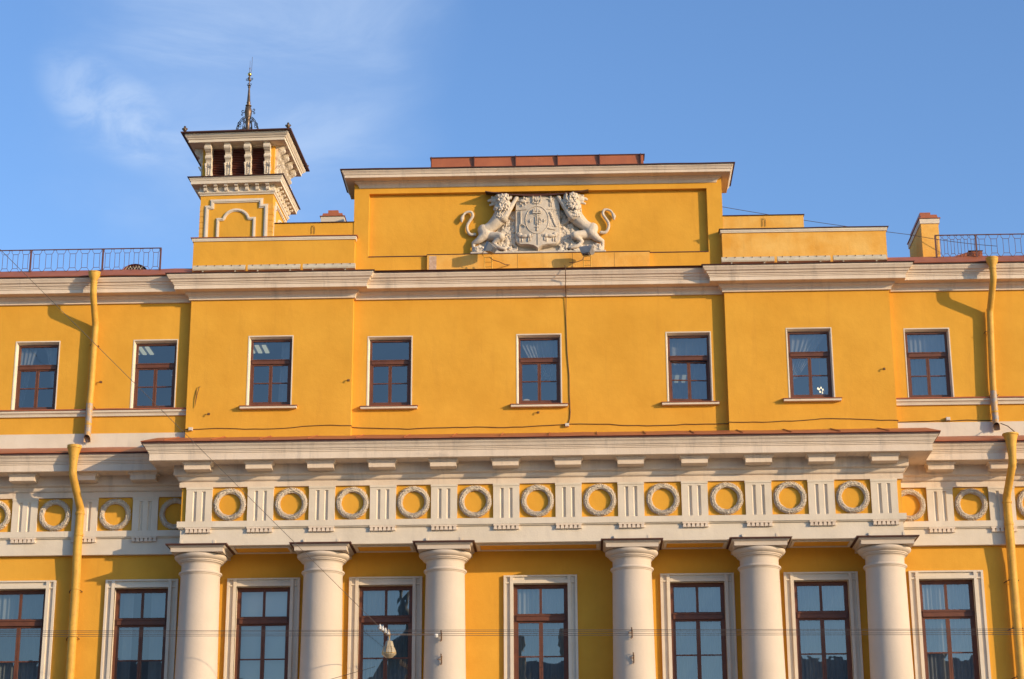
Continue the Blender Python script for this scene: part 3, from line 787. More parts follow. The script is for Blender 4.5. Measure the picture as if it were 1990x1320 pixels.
# small crowned shield at the top, rider and standing man in the upper corners
st([(-.09, 16.93), (-.09, 16.80), (-.05, 16.765), (.03, 16.765), (.065, 16.80), (.065, 16.93)], .010)
for i in range(5): bl(-.05+i*.019, 16.86-.02*(i % 2), .022, .9, 1.4, .015)
for x, z, r, a, b in ((-.30, 16.83, .05, 1.5, .8), (-.235, 16.87, .03, 1, 1.2), (-.35, 16.80, .022, .8, 2), (-.25, 16.78, .02, .8, 2), (-.28, 16.90, .03, .8, 1.4), (-.38, 16.84, .02, 1.6, .7), (-.19, 16.80, .016, 2, .8), (-.31, 16.74, .018, 1, 1.8),
                      (.27, 16.92, .026, 1, 1), (.27, 16.84, .034, .9, 1.7), (.255, 16.74, .018, .9, 2.6), (.29, 16.74, .018, .9, 2.6), (.225, 16.86, .014, 2.4, .8), (.32, 16.86, .014, 2.4, .8)): bl(x, z, r, a, b, .012)
# spear over bow on the left
st([(-.345, 16.62), (-.345, 16.33)], .013); st([(-.36, 16.58), (-.33, 16.58)], .01)
st([(-.375, 16.16), (-.37, 16.31), (-.33, 16.325), (-.28, 16.30), (-.25, 16.26)], .012)
# spotted field with banner on the right
for i in range(70):
    x, z = rnd.uniform(.22, .44), rnd.uniform(16.26, 16.62); bl(x, z, rnd.uniform(.007, .012), 1, 1, .004)
for i in range(9): bl(.27+.012*i+rnd.uniform(-.01, .01), 16.56-.034*i+rnd.uniform(-.02, .02), .03, 1, .9, .012)
st([(.22, 16.22), (.36, 16.20)], .014)
# walking lion and ram below
for sx, cx_ in ((1, -.27), (-1, .26)):
    for x, z, r, a, b in ((0, 16.06, .05, 1.9, .8), (-.09*sx, 16.09, .05, 1, 1.1), (-.13*sx, 16.12, .03, 1, 1), (.10*sx, 16.06, .045, 1, 1), (-.10*sx, 15.98, .02, .9, 2.6), (-.05*sx, 15.98, .018, .9, 2.4), (.08*sx, 15.98, .02, .9, 2.6), (.12*sx, 15.99, .018, .9, 2.6), (.16*sx, 16.07, .012, .9, 3)): bl(cx_+x, z, r, a, b, .012)
ch_.build('charges', STONE, shield, smooth=60)
# plants and rubble carved round the lions' feet
F = MB(); rnd = random.Random(11)
for s in (-1, 1):
    for i in range(230):
        u = rnd.random(); zx = 310+u*470; top = 790-max(0, u-.42)*560
        zy = rnd.uniform(min(top, 780), 835)
        x, p, z = rel(zx, zy, .03+.05*rnd.random()+(.05 if zy > 770 else 0)); x *= 1 if s < 0 else -1
        a = rnd.uniform(0, 6.28); l = rnd.uniform(.025, .06)
        F.chain([(x, p, z), (x+l*math.cos(a), p+rnd.uniform(0, .04), z+abs(l*math.sin(a)))], [rnd.uniform(.02, .032), .010], 7)
    for i in range(200):
        zx = rnd.uniform(600, 768); zy = rnd.uniform(330+(760-zx)*1.25, 810)
        x, p, z = rel(zx, zy, .03+.03*rnd.random()); x *= 1 if s < 0 else -1
        F.chain([(x, p, z), (x+rnd.uniform(-.02, .02), p+.02, z+rnd.uniform(-.05, .05))], [rnd.uniform(.022, .034), .012], 7)
F.box(-1.38, 1.38, -.0985, .05, 15.706, 15.752).box(-.5, .5, -.0985, -.07, 15.74, 16.1)
for s in (-1, 1):
    pl = [rel(*q) for q in ((290, 832), (330, 735), (470, 655), (590, 500), (690, 330), (790, 300), (790, 832))]
    F.prism([(-s*x, z) for x, p, z in pl], -.0985, -.078, 'p')
fuse(F, 'foliage', STONE, arms, .0095, 1)
# sagging sheet metal hood above
H = MB(); k = 24
for i in range(k):
    x0, x1 = -1.07+2.12*i/k, -1.07+2.12*(i+1)/k
    zf = lambda x: 16.935+.082*(abs(x)/1.06)**1.7
    w = lambda x: .115+.10*(abs(x)/1.06)**1.4
    a, b = (x0, w(x0), zf(x0)), (x1, w(x1), zf(x1)); c, d = (x1, -.0985, 17.070), (x0, -.0985, 17.070)
    t = .014
    H.quad(a, b, c, d); H.quad(*[(q[0], q[1], q[2]-t) for q in (a, b, c, d)]); H.quad(a, b, (b[0], b[1], b[2]-t), (a[0], a[1], a[2]-t))
for x in (-1.07, 1.05): H.quad((x, w(x), zf(x)), (x, -.0985, 17.07), (x, -.0985, 17.056), (x, w(x), zf(x)-.014))
H.build('metal_hood', DARKM, arms)

# ------------------------------------------------------------------ roof tower
TXC, TPC, TW = -6.95, -4.84, .84
tower = thing('roof_tower', TXC, TPC, 15.4, 'yellow square roof tower with bracketed eaves, brown louvres and a spire', 'tower')
def sq(h): return [(TXC-h, TPC-h), (TXC-h, TPC+h), (TXC+h, TPC+h), (TXC+h, TPC-h)]
def turn(mb, k):                    # the same piece on another side of the square tower
    c, s = [(1, 0), (0, -1), (-1, 0), (0, 1)][k]
    o = MB(); o.f = list(mb.f)
    o.v = [(TXC+(x-TXC)*c-(p-TPC)*s, TPC+(x-TXC)*s+(p-TPC)*c, z) for x, p, z in mb.v]
    return o
tw = MB().box(TXC-TW, TXC+TW, TPC-TW, TPC+TW, 15.4, 18.72).build('tower_wall', YELLOW, tower)
for sx in (-1, 1):
    for sp in (-1, 1):
        m = MB(); z = 15.8
        while z < 18.45:
            a, b = sorted((TXC+sx*(TW+.007), TXC+sx*(TW-.115))); c, d = sorted((TPC+sp*(TW+.007), TPC+sp*(TW-.115)))
            m.box(a, b, c, d, z+.008, z+.132); z += .14
        m.build('corner_stones', YELLOW2, tw)
FP = TPC+TW
for k in range(4):
    m = MB()
    def band(pts, w, p0, p1):
        # flat moulding following a polyline in the wall plane
        n = len(pts); L_, R_ = [], []
        for i in range(n):
            d1 = (Vector(pts[i])-Vector(pts[i-1])).normalized() if i else None
            d2 = (Vector(pts[i+1])-Vector(pts[i])).normalized() if i < n-1 else None
            if d1 is None: nn = Vector((-d2.y, d2.x))
            elif d2 is None: nn = Vector((-d1.y, d1.x))
            else:
                a_ = Vector((-d1.y, d1.x)); b_ = Vector((-d2.y, d2.x)); nn = (a_+b_)/(1+a_.dot(b_))
            L_.append(Vector(pts[i])+nn*w/2); R_.append(Vector(pts[i])-nn*w/2)
        for i in range(n-1):
            a, b, c, d = L_[i], L_[i+1], R_[i+1], R_[i]
            m.add([(v.x, pp, v.y) for pp in (p0, p1) for v in (a, b, c, d)], [(4, 5, 6, 7), (0, 1, 5, 4), (2, 3, 7, 6)])
    def prof(pts, w):
        band(pts, w, FP+.001, FP+.022); band(pts, w*.42, FP+.022, FP+.040)
    prof([(TXC-.685, 16.6), (TXC-.685, 18.40), (TXC-.565, 18.40), (TXC-.565, 18.545), (TXC+.565, 18.545), (TXC+.565, 18.40), (TXC+.685, 18.40), (TXC+.685, 16.6)], .092)
    arc = [(TXC+.29*math.cos(t), 18.06+.26*math.sin(t)) for t in [math.pi-i*math.pi/14 for i in range(15)]]
    prof([(TXC-.42, 16.6), (TXC-.42, 18.10), (TXC-.30, 18.10)]+arc[1:-1]+[(TXC+.30, 18.10), (TXC+.42, 18.10), (TXC+.42, 16.6)], .07)
    t = turn(m, k); t.build('panel_moulding', WHITE, tw)
c1 = MB().sweep(sq(TW), [(.001, 18.69), (.02, 18.69), (.025, 18.72), (.045, 18.735), (.055, 18.76), (.055, 18.775), (.03, 18.78), (.03, 18.905), (.195, 18.91), (.20, 18.915), (.20, 18.985), (.212, 18.99), (.218, 19.015), (.238, 19.04), (.242, 19.06), (0, 19.07)], closed=True).build('lower_cornice', WHITE, tower)
MB().sweep(sq(TW), [(.23, 19.061), (.272, 19.061), (.277, 19.075), (.0, 19.15)], closed=True, jit=.006, step=.3).build('cornice_flashing', DARKM, c1)
for k in range(4):
    for i in range(7):
        x = TXC-.72+.24*i
        m = MB().prism([(FP+.03, 18.776), (FP+.085, 18.776), (FP+.10, 18.80), (FP+.105, 18.85), (FP+.15, 18.865), (FP+.165, 18.89), (FP+.165, 18.905), (FP+.03, 18.905)], x-.038, x+.038, 'x')
        turn(m, k).build('modillion', WHITE, c1)
# open belfry: corner piers, louvres, scroll brackets
lg = MB()
for sx in (-1, 1):
    for sp in (-1, 1):
        a, b = sorted((TXC+sx*(TW-.005), TXC+sx*(TW-.20))); c, d = sorted((TPC+sp*(TW-.005), TPC+sp*(TW-.20))); lg.box(a, b, c, d, 19.07, 19.91)
belf = lg.build('belfry_pier', YELLOW, tower)
lv = MB()
for k in range(4):
    m = MB().box(TXC-TW+.20, TXC+TW-.20, FP-.16, FP-.13, 19.1, 19.905)
    z = 19.13
    while z < 19.88:
        m.prism([(FP-.13, z+.022), (FP-.075, z-.012), (FP-.072, z-.004), (FP-.13, z+.032)], TXC-TW+.2005, TXC+TW-.2005, 'x'); z += .042
    m = turn(m, k); lv.add(m.v, m.f)
lv.build('louvre', LOUV, belf)
for k in range(4):
    for x in (-.685, -.232, .232, .685):
        x += TXC; w = .066
        b = MB().prism([(FP-.12, 19.07), (FP+.045, 19.07), (FP+.045, 19.14), (FP+.025, 19.16), (FP+.03, 19.50), (FP+.05, 19.54), (FP+.085, 19.575), (FP+.10, 19.62), (FP+.085, 19.66), (FP+.07, 19.68), (FP+.10, 19.72), (FP+.15, 19.745), (FP+.19, 19.79), (FP+.20, 19.84), (FP+.19, 19.885), (FP+.205, 19.89), (FP+.205, 19.909), (FP-.12, 19.909)], x-w, x+w, 'x')
        o = turn(b, k).build('scroll_bracket', WHITE, belf)
        c = MB()
        def rollx(p, z, r, w2): 
            pr_ = [(p+r*math.cos(t*math.pi/8), z+r*math.sin(t*math.pi/8)) for t in range(16)]; c.prism(pr_, x-w2, x+w2, 'x')
        rollx(FP+.145, 19.825, .068, w+.010); rollx(FP+.145, 19.825, .035, w+.018); turn(c, k).build('scroll_roll', WHITE, belf); c = MB(); rollx(FP+.06, 19.615, .05, w+.008); rollx(FP+.06, 19.615, .024, w+.016)
        for i in range(7): c.sphere((x, FP+.03, 19.22+i*.042), .024, 8, 5)
        for s in (-1, 1):
            c.box(*sorted((x+s*w, x+s*(w-.022))), FP+.028, FP+.046, 19.16, 19.5)
            for i in range(9): c.sphere((x+s*w, FP-.08+.022*i, 19.20+.03*i), .022, 7, 5)
        turn(c, k).build('scroll_carving', WHITE, belf)
MB().box(TXC-TW+.01, TXC+TW-.01, TPC-TW+.01, TPC+TW-.01, 19.9095, 19.92).build('belfry_ceiling', WHITE, belf)
uc2 = MB().sweep(sq(TW), [(-.2, 19.885), (.012, 19.885), (.012, 19.909), (.27, 19.912), (.275, 19.917), (.275, 19.98), (.295, 19.985), (.305, 20.01), (.33, 20.03), (.355, 20.06), (.36, 20.10), (0, 20.11)], closed=True).build('eaves_cornice', WHITE, tower)
tr_ = MB().sweep(sq(TW), [(.35, 20.1015), (.435, 20.1015), (.442, 20.125), (.38, 20.145), (-.2, 20.26), (-.62, 20.38), (-.74, 20.42), (-.80, 20.425)], closed=True).build('tower_roof', DARKM, tower)
for sx in (-1, 1):
    for sp in (-1, 1):
        x, p = TXC+sx*(TW+.36), TPC+sp*(TW+.36)
        m = MB().lathe(x, p, [(.03, 20.13), (.02, 20.16), (.045, 20.18), (.05, 20.21), (.03, 20.24), (.012, 20.25), (.03, 20.265), (.02, 20.29), (.001, 20.30)], 10)
        for a in range(4): m.sphere((x+.045*math.cos(a*1.57), p+.045*math.sin(a*1.57), 20.22), .025, 7, 5)
        m.build('corner_knob', BRONZE, tr_, smooth=60)
spz = MB().lathe(TXC, TPC, [(.16, 20.38), (.12, 20.45), (.06, 20.52), (.05, 20.60), (.075, 20.62), (.055, 20.66), (.045, 20.90), (.06, 20.93), (.052, 20.95), (.075, 21.02), (.088, 21.12), (.085, 21.18), (.066, 21.24), (.05, 21.28), (.072, 21.292), (.072, 21.31), (.04, 21.32), (.044, 21.36), (.050, 21.38), (.040, 21.41), (.020, 21.76), (.032, 21.775), (.032, 21.79), (.018, 21.80), (.018, 21.81), (.045, 21.822), (.014, 21.835), (.011, 21.94), (.03, 21.96), (.034, 21.99), (.016, 22.03), (.02, 22.07), (.008, 22.08), (.007, 22.24), (.014, 22.27), (.004, 22.30), (.003, 22.47), (.001, 22.48)], 24).build('spire', BRONZE, tower, smooth=40)
MB().sphere((TXC, TPC, 22.12), .048, 18, 12).build('gilt_ball', GOLD, spz, smooth=60)
MB().tube([(TXC+.012, TPC, 22.06), (TXC+.045, TPC+.01, 22.24), (TXC+.05, TPC+.01, 22.57)], .0045, 5).build('lightning_rod', BRONZE, spz)
ir = MB()
def curl(cx_, cz, r0, r1, a0, a1, ang, rr=.008):
    pts = []
    for i in range(19):
        t = i/18; a = a0+(a1-a0)*t; r = r0+(r1-r0)*t
        u = cx_+r*math.cos(a); pts.append((TXC+u*math.cos(ang), TPC+u*math.sin(ang), cz+r*math.sin(a)))
    ir.tube(pts, rr, 5)
for k in range(8):
    ang = k*math.pi/4+.2
    ir.tube([(TXC+u*math.cos(ang), TPC+u*math.sin(ang), z) for u, z in ((.31, 20.38), (.30, 20.55), (.275, 20.68), (.235, 20.80), (.18, 20.91), (.12, 20.985), (.085, 21.0))], .010, 5)
    curl(.20, 20.80, .055, .012, -1, 6.5, ang); curl(.25, 20.62, .05, .012, 3.5, -4, ang); curl(.15, 20.62, .06, .015, 0, 7, ang); curl(.13, 20.93, .03, .01, 0, 6, ang)
ir.build('scrolled_ironwork', BLACK, spz)
for tier in ((.135, 21.18, .045, .012, -2.6, 3.2, .009), (.15, 21.09, .03, .01, 2.5, -3.5, .008), (.06, 21.995, .035, .008, -2.4, 4, .007), (.03, 21.86, .03, .01, -1, 2, .006)):
    ir = MB()
    for k in range(4): curl(*tier[:6], k*math.pi/2+.2, tier[6])
    ir.build('scrolled_ironwork', BLACK, spz)

tower.rotation_euler.z = R(-2.2)
tower.location.z += .035; tower.location.x += .03

# ------------------------------------------------------------------ drainpipes
def drain_top(sx):
    x = sx*8.98
    lab = {-1: 'upper yellow drainpipe with flaking foot on the left wing, between two small windows', 1: 'upper yellow drainpipe patched with bare zinc on the right wing'}[sx]
    t = thing('drainpipe', x, .55, 15.2, lab, 'drainpipe', 'yellow drainpipes on the wings')
    xf = x+(.02 if sx < 0 else .075)
    f = MB().lathe(xf, .535, [(.066, 15.05), (.068, 15.10), (.115, 15.185), (.118, 15.235), (.125, 15.24), (.125, 15.262), (.11, 15.262), (.10, 15.22), (.05, 15.1)], 24).build('funnel', PIPE, t, smooth=35)
    p_ = [(xf, .535, 15.10), (xf, .53, 14.86), (xf-.005, .50, 14.78), (x+.05*(sx > 0), .17, 14.36), (x+.045*(sx > 0), .12, 14.28), (x+.04*(sx > 0), .115, 14.20), (x-.01, .115, 13.0), (x-.02, .115, 12.62)]
    MB().tube(p_, .066, 20).build('pipe', PIPE, t, smooth=40)
    m = MB()
    y0 = 12.62
    lo = [(x-.02, .115, 12.625), (x-.02, .115, 12.20), (x-.02, .118, 12.04)]
    m.tube(lo, [.067, .066, .066], 20, caps=False)
    # spout with a cut mouth turned to the street
    n = 20; vs = []
    for i in range(n):
        a = 2*math.pi*i/n; cx_, cp_ = math.cos(a), math.sin(a)
        vs += [(x-.02+.066*cx_, .118+.066*cp_, 12.04), (x-.02+.068*cx_, .13+.068*cp_, 11.83+.13*max(0, cp_)**.6)]
    m.add(vs, [(2*i, 2*((i+1) % n), 2*((i+1) % n)+1, 2*i+1) for i in range(n)])
    m.build('spout', ZINC if sx > 0 else ZINC, t, smooth=40)
    MB().lathe(x-.02, .12, [(.058, 11.95), (.0, 11.96)], 16).build('spout_mouth_shade', BLACK, t)  # black disc painted in for the shade inside the pipe
    jr = MB()
    for z, p, xx in ((15.04, .535, xf), (14.31, .122, x+.045*(sx > 0)), (13.85, .115, x+.025*(sx > 0)), (12.64, .115, x-.02), (12.19, .115, x-.02)):
        jr.lathe(xx, p, [(.064, z-.02), (.0705, z-.02), (.0705, z+.02), (.064, z+.02)], 20)
    jr.build('collar', PIPE, t, smooth=40)
    bk = MB()
    for z in (13.85, 12.55): bk.tube([(x-.085, .0, z), (x-.085, .12, z), (x-.06, .16, z)], .008, 5); bk.tube([(x+.07, 0, z), (x+.07, .12, z)], .008, 5)
    bk.build('wall_bracket', CABLE, t)
    return t
drain_top(-1); drain_top(1)
def drain_low(sx):
    x = sx*9.04
    lab = {-1: 'lower yellow drainpipe in front of the left wing frieze and wreaths', 1: 'lower yellow drainpipe in front of the right wing frieze and wreaths'}[sx]
    t = thing('drainpipe', x, .8, 11.5, lab, 'drainpipe', 'yellow drainpipes on the wings')
    MB().lathe(x+.03*sx, .80, [(.075, 11.20), (.078, 11.24), (.095, 11.38), (.125, 11.50), (.13, 11.515), (.14, 11.52), (.14, 11.575), (.125, 11.575), (.115, 11.52), (.06, 11.25)] if sx < 0 else
               [(.07, 11.08), (.075, 11.12), (.10, 11.40), (.14, 11.53), (.155, 11.535), (.155, 11.565), (.14, 11.565), (.125, 11.52), (.06, 11.15)], 28).build('funnel', PIPE, t, smooth=30)
    MB().tube([(x+.03*sx, .80, 11.25), (x+.03*sx, .795, 11.02), (x+.02*sx, .77, 10.94), (x-.005*sx, .24, 10.50), (x-.008*sx, .195, 10.43), (x-.008*sx, .19, 10.34), (x-.005, .185, 9.7), (x, .155, 9.2), (x, .15, 8.8), (x, .15, .5)], [.076]*4+[.080]*2+[.085]*4, 22).build('pipe', PIPE, t, smooth=40)
    jr = MB()
    for z, p in ((10.36, .192), (9.93, .187), (8.87, .152), (7.95, .15), (7.02, .15)):
        jr.lathe(x-.005*sx, p, [(.08, z-.022), (.0905, z-.022), (.093, z), (.0905, z+.022), (.08, z+.022)], 22)
    jr.build('collar', PIPE, t, smooth=40)
    bk = MB()
    for z in (8.84, 7.92, 7.0): bk.tube([(x-.15, 0, z-.02), (x-.13, .1, z-.01), (x-.08, .2, z)], .009, 5); bk.tube([(x+.10, 0, z), (x+.10, .16, z)], .009, 5)
    bk.build('wall_bracket', CABLE, t)
drain_low(-1); drain_low(1)
for sx in (1,):
    tag(MB().tube([(9.04, .16, 11.95), (9.10, .5, 11.80), (9.19, .80, 11.57)], .009, 6).build('stay_wire', CABLE), 'thin rusty stay wire from the right upper spout down to the lower funnel', 'wire')

# ------------------------------------------------------------------ roof railings
def railing(xs, label, end):
    t = thing('roof_railing', sum(xs)/len(xs), .1, 15.44, label, 'railing', 'iron railings along the wing roofs')
    PR = .10; z0, z1 = 15.45, 15.925
    tp = MB(); tp.box(min(xs)-.01, max(xs)+.012, PR-.012, PR+.012, z1-.008, z1+.008)
    tp.build('top_rail', IRON, t)
    for x in xs:
        MB().box(x-.016, x+.016, PR-.016, PR+.016, z0-.06, z1-.008).build('post', IRON, t)
    b = MB(); r = .0055
    for a, c in zip(xs, xs[1:]):
        k = 6; w = (c-a)/k
        for i in range(k):
            m = a+w*(i+.5); h = w*.24
            zt_, zb_ = z1-.095, z0+.075
            b.tube([(m-h, PR, zb_), (m-h, PR, zt_)], r, 4, False); b.tube([(m+h, PR, zb_), (m+h, PR, zt_)], r, 4, False)
            b.tube([(m-h, PR, zt_), (m+h, PR, zt_)], r, 4, False); b.tube([(m-h, PR, zb_), (m+h, PR, zb_)], r, 4, False)
            for s in (-1, 1):
                b.tube([(m+s*h, PR, zt_), (m+s*(h+.03), PR, zt_+.04), (m+s*(w*.5-.03), PR, z1-.018), (m+s*w*.5, PR, z1-.008)], r, 4, False)
                b.tube([(m+s*h, PR, zb_), (m+s*(h+.035), PR, zb_-.06), (m+s*w*.5, PR, z0-.01)], r, 4, False)
    b.build('bar_pattern', IRON, t)
    return t
rl = railing([-14.17, -12.70, -11.69+.01, -10.41, -8.92, -7.73], 'red brown iron roof railing on the left wing, ending beside the parapet', -1)
rr_ = railing([8.05, 8.86, 10.3, 11.75, 13.2], 'red brown iron roof railing on the right wing, starting at the chimney', 1)
# arched roof vent with mesh, behind the left railing
rv = thing('roof_vent', -8.32, -.25, 15.45, 'arched red dormer vent with wire mesh behind the left roof railing', 'roof vent')
m = MB(); k = 12
ar = [(-8.30+.27*math.cos(math.pi*i/k), 15.47+.20*math.sin(math.pi*i/k)) for i in range(k+1)]
for (a, b), (c, d) in zip(ar, ar[1:]): m.quad((a, -.12, b), (c, -.12, d), (c, -1.0, d), (a, -1.0, b))
m.build('hood', REDM, rv)
MB().prism([(x, z) for x, z in ar], -.26, -.24, 'p').build('opening_shade', BLACK, rv)  # black plate in place of the shade inside the vent
m = MB()
for i in range(-4, 5):
    for s in (-1, 1):
        x0 = -8.30+i*.06; pts = [(x0+s*.0, -.115, 15.47), (x0+s*.10, -.115, 15.62)]
        ok = [q for q in pts if ((q[0]+8.30)/.26)**2+((q[2]-15.47)/.19)**2 < 1.15]
        if len(ok) == 2: m.tube(pts, .006, 4)
m.build('wire_mesh', STRIP, rv)
hd = thing('roof_hatch', 8.75, -.1, 15.45, 'small red sheet metal roof hatch behind the right railing', 'roof hatch')
MB().prism([(8.1, 15.40), (8.72, 15.59), (8.99, 15.60), (8.99, 15.40)], -.6, .02, 'p').build('body', REDM, hd)
MB().box(8.71, 9.0, -.62, .035, 15.601, 15.613).build('lid', DARKM, hd)
MB().prism([(8.74, 15.45), (8.96, 15.45), (8.96, 15.57), (8.74, 15.57)], .021, .03, 'p').build('front_panel', REDM, hd)
# ------------------------------------------------------------------ light bars on the upper cornice
lb = {0: 'outer', 1: 'middle', 2: 'inner'}
for s in (-1, 1):
    for i in range(3):
        x0 = 7.0-1.12*i; x1 = x0-1.06
        a, b = sorted((s*x0, s*x1))
        t = thing('light_bar', (a+b)/2, .33, 15.33, '%s light bar of three at the foot of the %s parapet block' % (lb[i], 'left' if s < 0 else 'right'), 'light bar', 'linear light bars on the cornice')
        MB().prism([(.26, 15.33), (.36, 15.33), (.37, 15.36), (.35, 15.43), (.30, 15.455), (.26, 15.44)], a, b, 'x').build('housing', STRIP, t)
        m = MB()
        for k in range(6):
            x = a+.1+(b-a-.2)*k/5; m.box(x-.008, x+.008, .352, .366, 15.416, 15.434)
        m.build('bolt', CABLE, t)
        m = MB()
        for x in (a+.2, b-.2): m.box(x-.015, x+.015, .28, .34, 15.215, 15.3295)
        m.build('foot', STRIP, t)
    # rusty drip bar under them
# ------------------------------------------------------------------ floodlights on the cornice under the relief
def flood(x, p, z, yaw, pitch, label):
    t = thing('floodlight', x, .35, 15.22, label, 'floodlight', 'floodlights lighting the coat of arms')
    h = MB()
    h.prism([(-.13, -.10), (.13, -.10), (.13, .10), (-.13, .10)], -.0, .05, 'p')
    h.add(*(lambda v: (v, [(0, 1, 2, 3), (4, 7, 6, 5), (0, 4, 5, 1), (1, 5, 6, 2), (2, 6, 7, 3), (3, 7, 4, 0)]))([(-.13, .05, -.10), (.13, .05, -.10), (.13, .05, .10), (-.13, .05, .10), (-.085, .14, -.06), (.085, .14, -.06), (.085, .14, .06), (-.085, .14, .06)]))
    for i in range(5): h.box(-.07+.03*i, -.062+.03*i, .14, .165, -.05, .05)
    q = Matrix.Rotation(yaw, 3, 'Z') @ Matrix.Rotation(pitch, 3, 'X')
    def tf(mb): mb.v = [tuple(q @ Vector((v[0], v[1], v[2]))+Vector((x, p, z))) for v in mb.v]; return mb
    tf(h).build('lamp_head', GREY, t)
    tf(MB().box(-.12, .12, -.012, -.0005, -.09, .09)).build('lens', LENS, t)
    l = MB()
    for u in (-.075, .075):
        for pp in (.28, .40): l.tube([(x+u, pp, 15.21), (x+u, pp+(.02 if pp < .3 else -.02), 15.52)], .011, 6)
        l.tube([(x+u, .28, 15.47), (x+u, .40, 15.47)], .009, 5)
    for z_ in (15.30, 15.40, 15.50): l.tube([(x-.075, .39, z_), (x+.075, .39, z_)], .009, 5)
    l.tube([(x-.07, .34, 15.52), (x-.14, .34, 15.60), (x, p, z)], .009, 5)
    l.build('stand', PIPE, t)
    MB().tube([(x+.02, .36, 15.52), (x+.10, .42, 15.43), (x+.22, .40, 15.40), (x+.33, .2, 15.41), (x+.42, .09, 15.44)] if x < 0 else [(x-.04, .36, 15.55), (x-.10, .42, 15.40), (x-.22, .42, 15.36), (x-.36, .36, 15.37)], .009, 6).build('power_cable', CABLE, t)
flood(-1.0, .36, 15.72, R(-62), R(-28), 'grey floodlight on yellow legs below the left lion, its head turned sideways')
flood(1.0, .34, 15.66, R(18), R(-68), 'grey floodlight on yellow legs below the right lion, its head tipped back')

# ------------------------------------------------------------------ cables, hooks and junction boxes on the wall
def cablepath(pts, r, name, label, m=CABLE, cat='cable'):
    return tag(MB().tube(pts, r, 6).build(name, m), label, cat)
rnd = random.Random(4)
pts = []
xs = [-7.55+.19*i for i in range(88)]
for e in (-BO, -BI, BI, BO): xs = [x for x in xs if abs(x-e) > .06]
def cz(x): return 12.06+.035*math.sin(x*1.9)*math.sin(x*.63+1)-(.03 if x < -7.1 else 0)
q = [(x, .012 if abs(x) > BO or abs(x) < BI else BP+.010, cz(x)+rnd.uniform(-.008, .008)) for x in xs]
for e in (-BO, -BI, BI, BO):
    k = 1 if abs(e) == BO else -1
    o_ = e+math.copysign(.012, e)*k         # just outside the side of the bay
    q += [(o_, .012, cz(e)), (o_, BP+.010, cz(e))]
q.sort(key=lambda v: v[0])
for i in range(len(q)-1):                   # keep the corner points in walking order
    if abs(q[i][0]-q[i+1][0]) < 1e-6:
        rising = abs(q[max(0, i-1)][1]-.012) < 1e-6
        a_, b_ = (q[i], q[i+1]) if (q[i][1] < q[i+1][1]) == rising else (q[i+1], q[i])
        q[i], q[i+1] = a_, b_
pts = q
cablepath(pts, .0075, 'wall_cable', 'long thin brown cable sagging along the yellow wall just above the portico roof')
cablepath([(.545, .50, 15.26), (.56, .50, 15.19), (.555, .49, 15.10), (.56, .36, 15.0), (.55, .345, 14.90), (.555, .13, 14.87), (.56, .03, 14.74), (.55, .012, 14.3), (.565, .012, 13.6), (.60, .012, 13.1), (.60, .012, 12.7), (.612, .012, 12.35), (.60, .012, 12.2), (.565, .015, 12.09)], .0085, 'drop_cable', 'thin brown cable hanging from the attic cornice past the central small window')
def jbox(x, p, z, label):
    t = thing('junction_box', x, p, z, label, 'junction box', 'junction boxes on the wall cable')
    MB().box(x-.04, x+.04, p, p+.05, z-.032, z+.032).build('body', JBOX, t)
    MB().box(x-.034, x+.034, p+.0505, p+.058, z-.026, z+.026).build('lid', JBOX, t)
jbox(-6.93, BP+.004, 12.05, 'small pale junction box at the left corner of the projecting bay')
jbox(.545, .004, 12.07, 'small pale junction box at the foot of the hanging cable')
jbox(8.05, .004, 12.09, 'small pale junction box on the right wing above the white band')
def hook(x, p, z, label, k=0):
    m = MB().box(x-.018, x+.018, p-.01, p+.010, z-.018, z+.024)
    m.tube([(x, p, z), (x-.012, p+.04, z+.012), (x-.02, p+.055, z-.008), (x-.008, p+.05, z-.028)], .011, 6)
    tag(m.build('wall_hook', CABLE), label, 'hook', 'iron hooks stuck in the yellow wall')
hook(-6.58, BP, 12.36, 'rusty iron hook low on the left projecting bay')
hook(-.02, 0, 12.34, 'rusty iron hook below the sill of the central small window')
hook(-8.82, 0, 13.1, 'small iron hook right of the left upper drainpipe')
hook(6.85, BP, 13.1, 'small iron hook high on the right projecting bay')
hook(-3.80, BP, 13.02, 'small iron hook at the right edge of the left projecting bay')
tag(MB().tube([(-6.86, BP+.006, 12.86), (-6.85, BP+.03, 12.72), (-6.87, BP+.02, 12.5), (-6.84, BP+.03, 12.72), (-6.80, BP+.03, 12.92), (-6.78, BP+.006, 12.93)], .007, 5).build('wire_loop', CABLE), 'dangling loop of brown wire on the left projecting bay', 'wire')

# ------------------------------------------------------------------ lantern, overhead wires, anchors on the two middle columns
lx, lp, lz = -2.74, 2.0, 7.18
ln = thing('street_lantern', lx, lp, lz, 'small milk glass lantern with brass top hung on wires in front of a tall window', 'lantern')
MB().lathe(lx, lp, [(.001, lz), (.055, lz+.012), (.085, lz+.035), (.122, lz+.065), (.135, lz+.085)], 16, a0=.3).build('glass_bowl', LANT, ln)
MB().lathe(lx, lp, [(.136, lz+.086), (.142, lz+.086), (.142, lz+.098), (.136, lz+.098)], 8, a0=.3).build('rim', BRASS, ln)
MB().lathe(lx, lp, [(.132, lz+.099), (.127, lz+.135), (.113, lz+.175), (.088, lz+.215)], 16, a0=.3).build('glass_panels', LANT, ln)
cp_ = MB().lathe(lx, lp, [(.092, lz+.2155), (.092, lz+.225), (.078, lz+.27), (.068, lz+.31), (.04, lz+.325), (.016, lz+.33), (.014, lz+.40), (.004, lz+.41)], 8, a0=.3)
cp_.build('cap', LANT, ln)
m = MB()
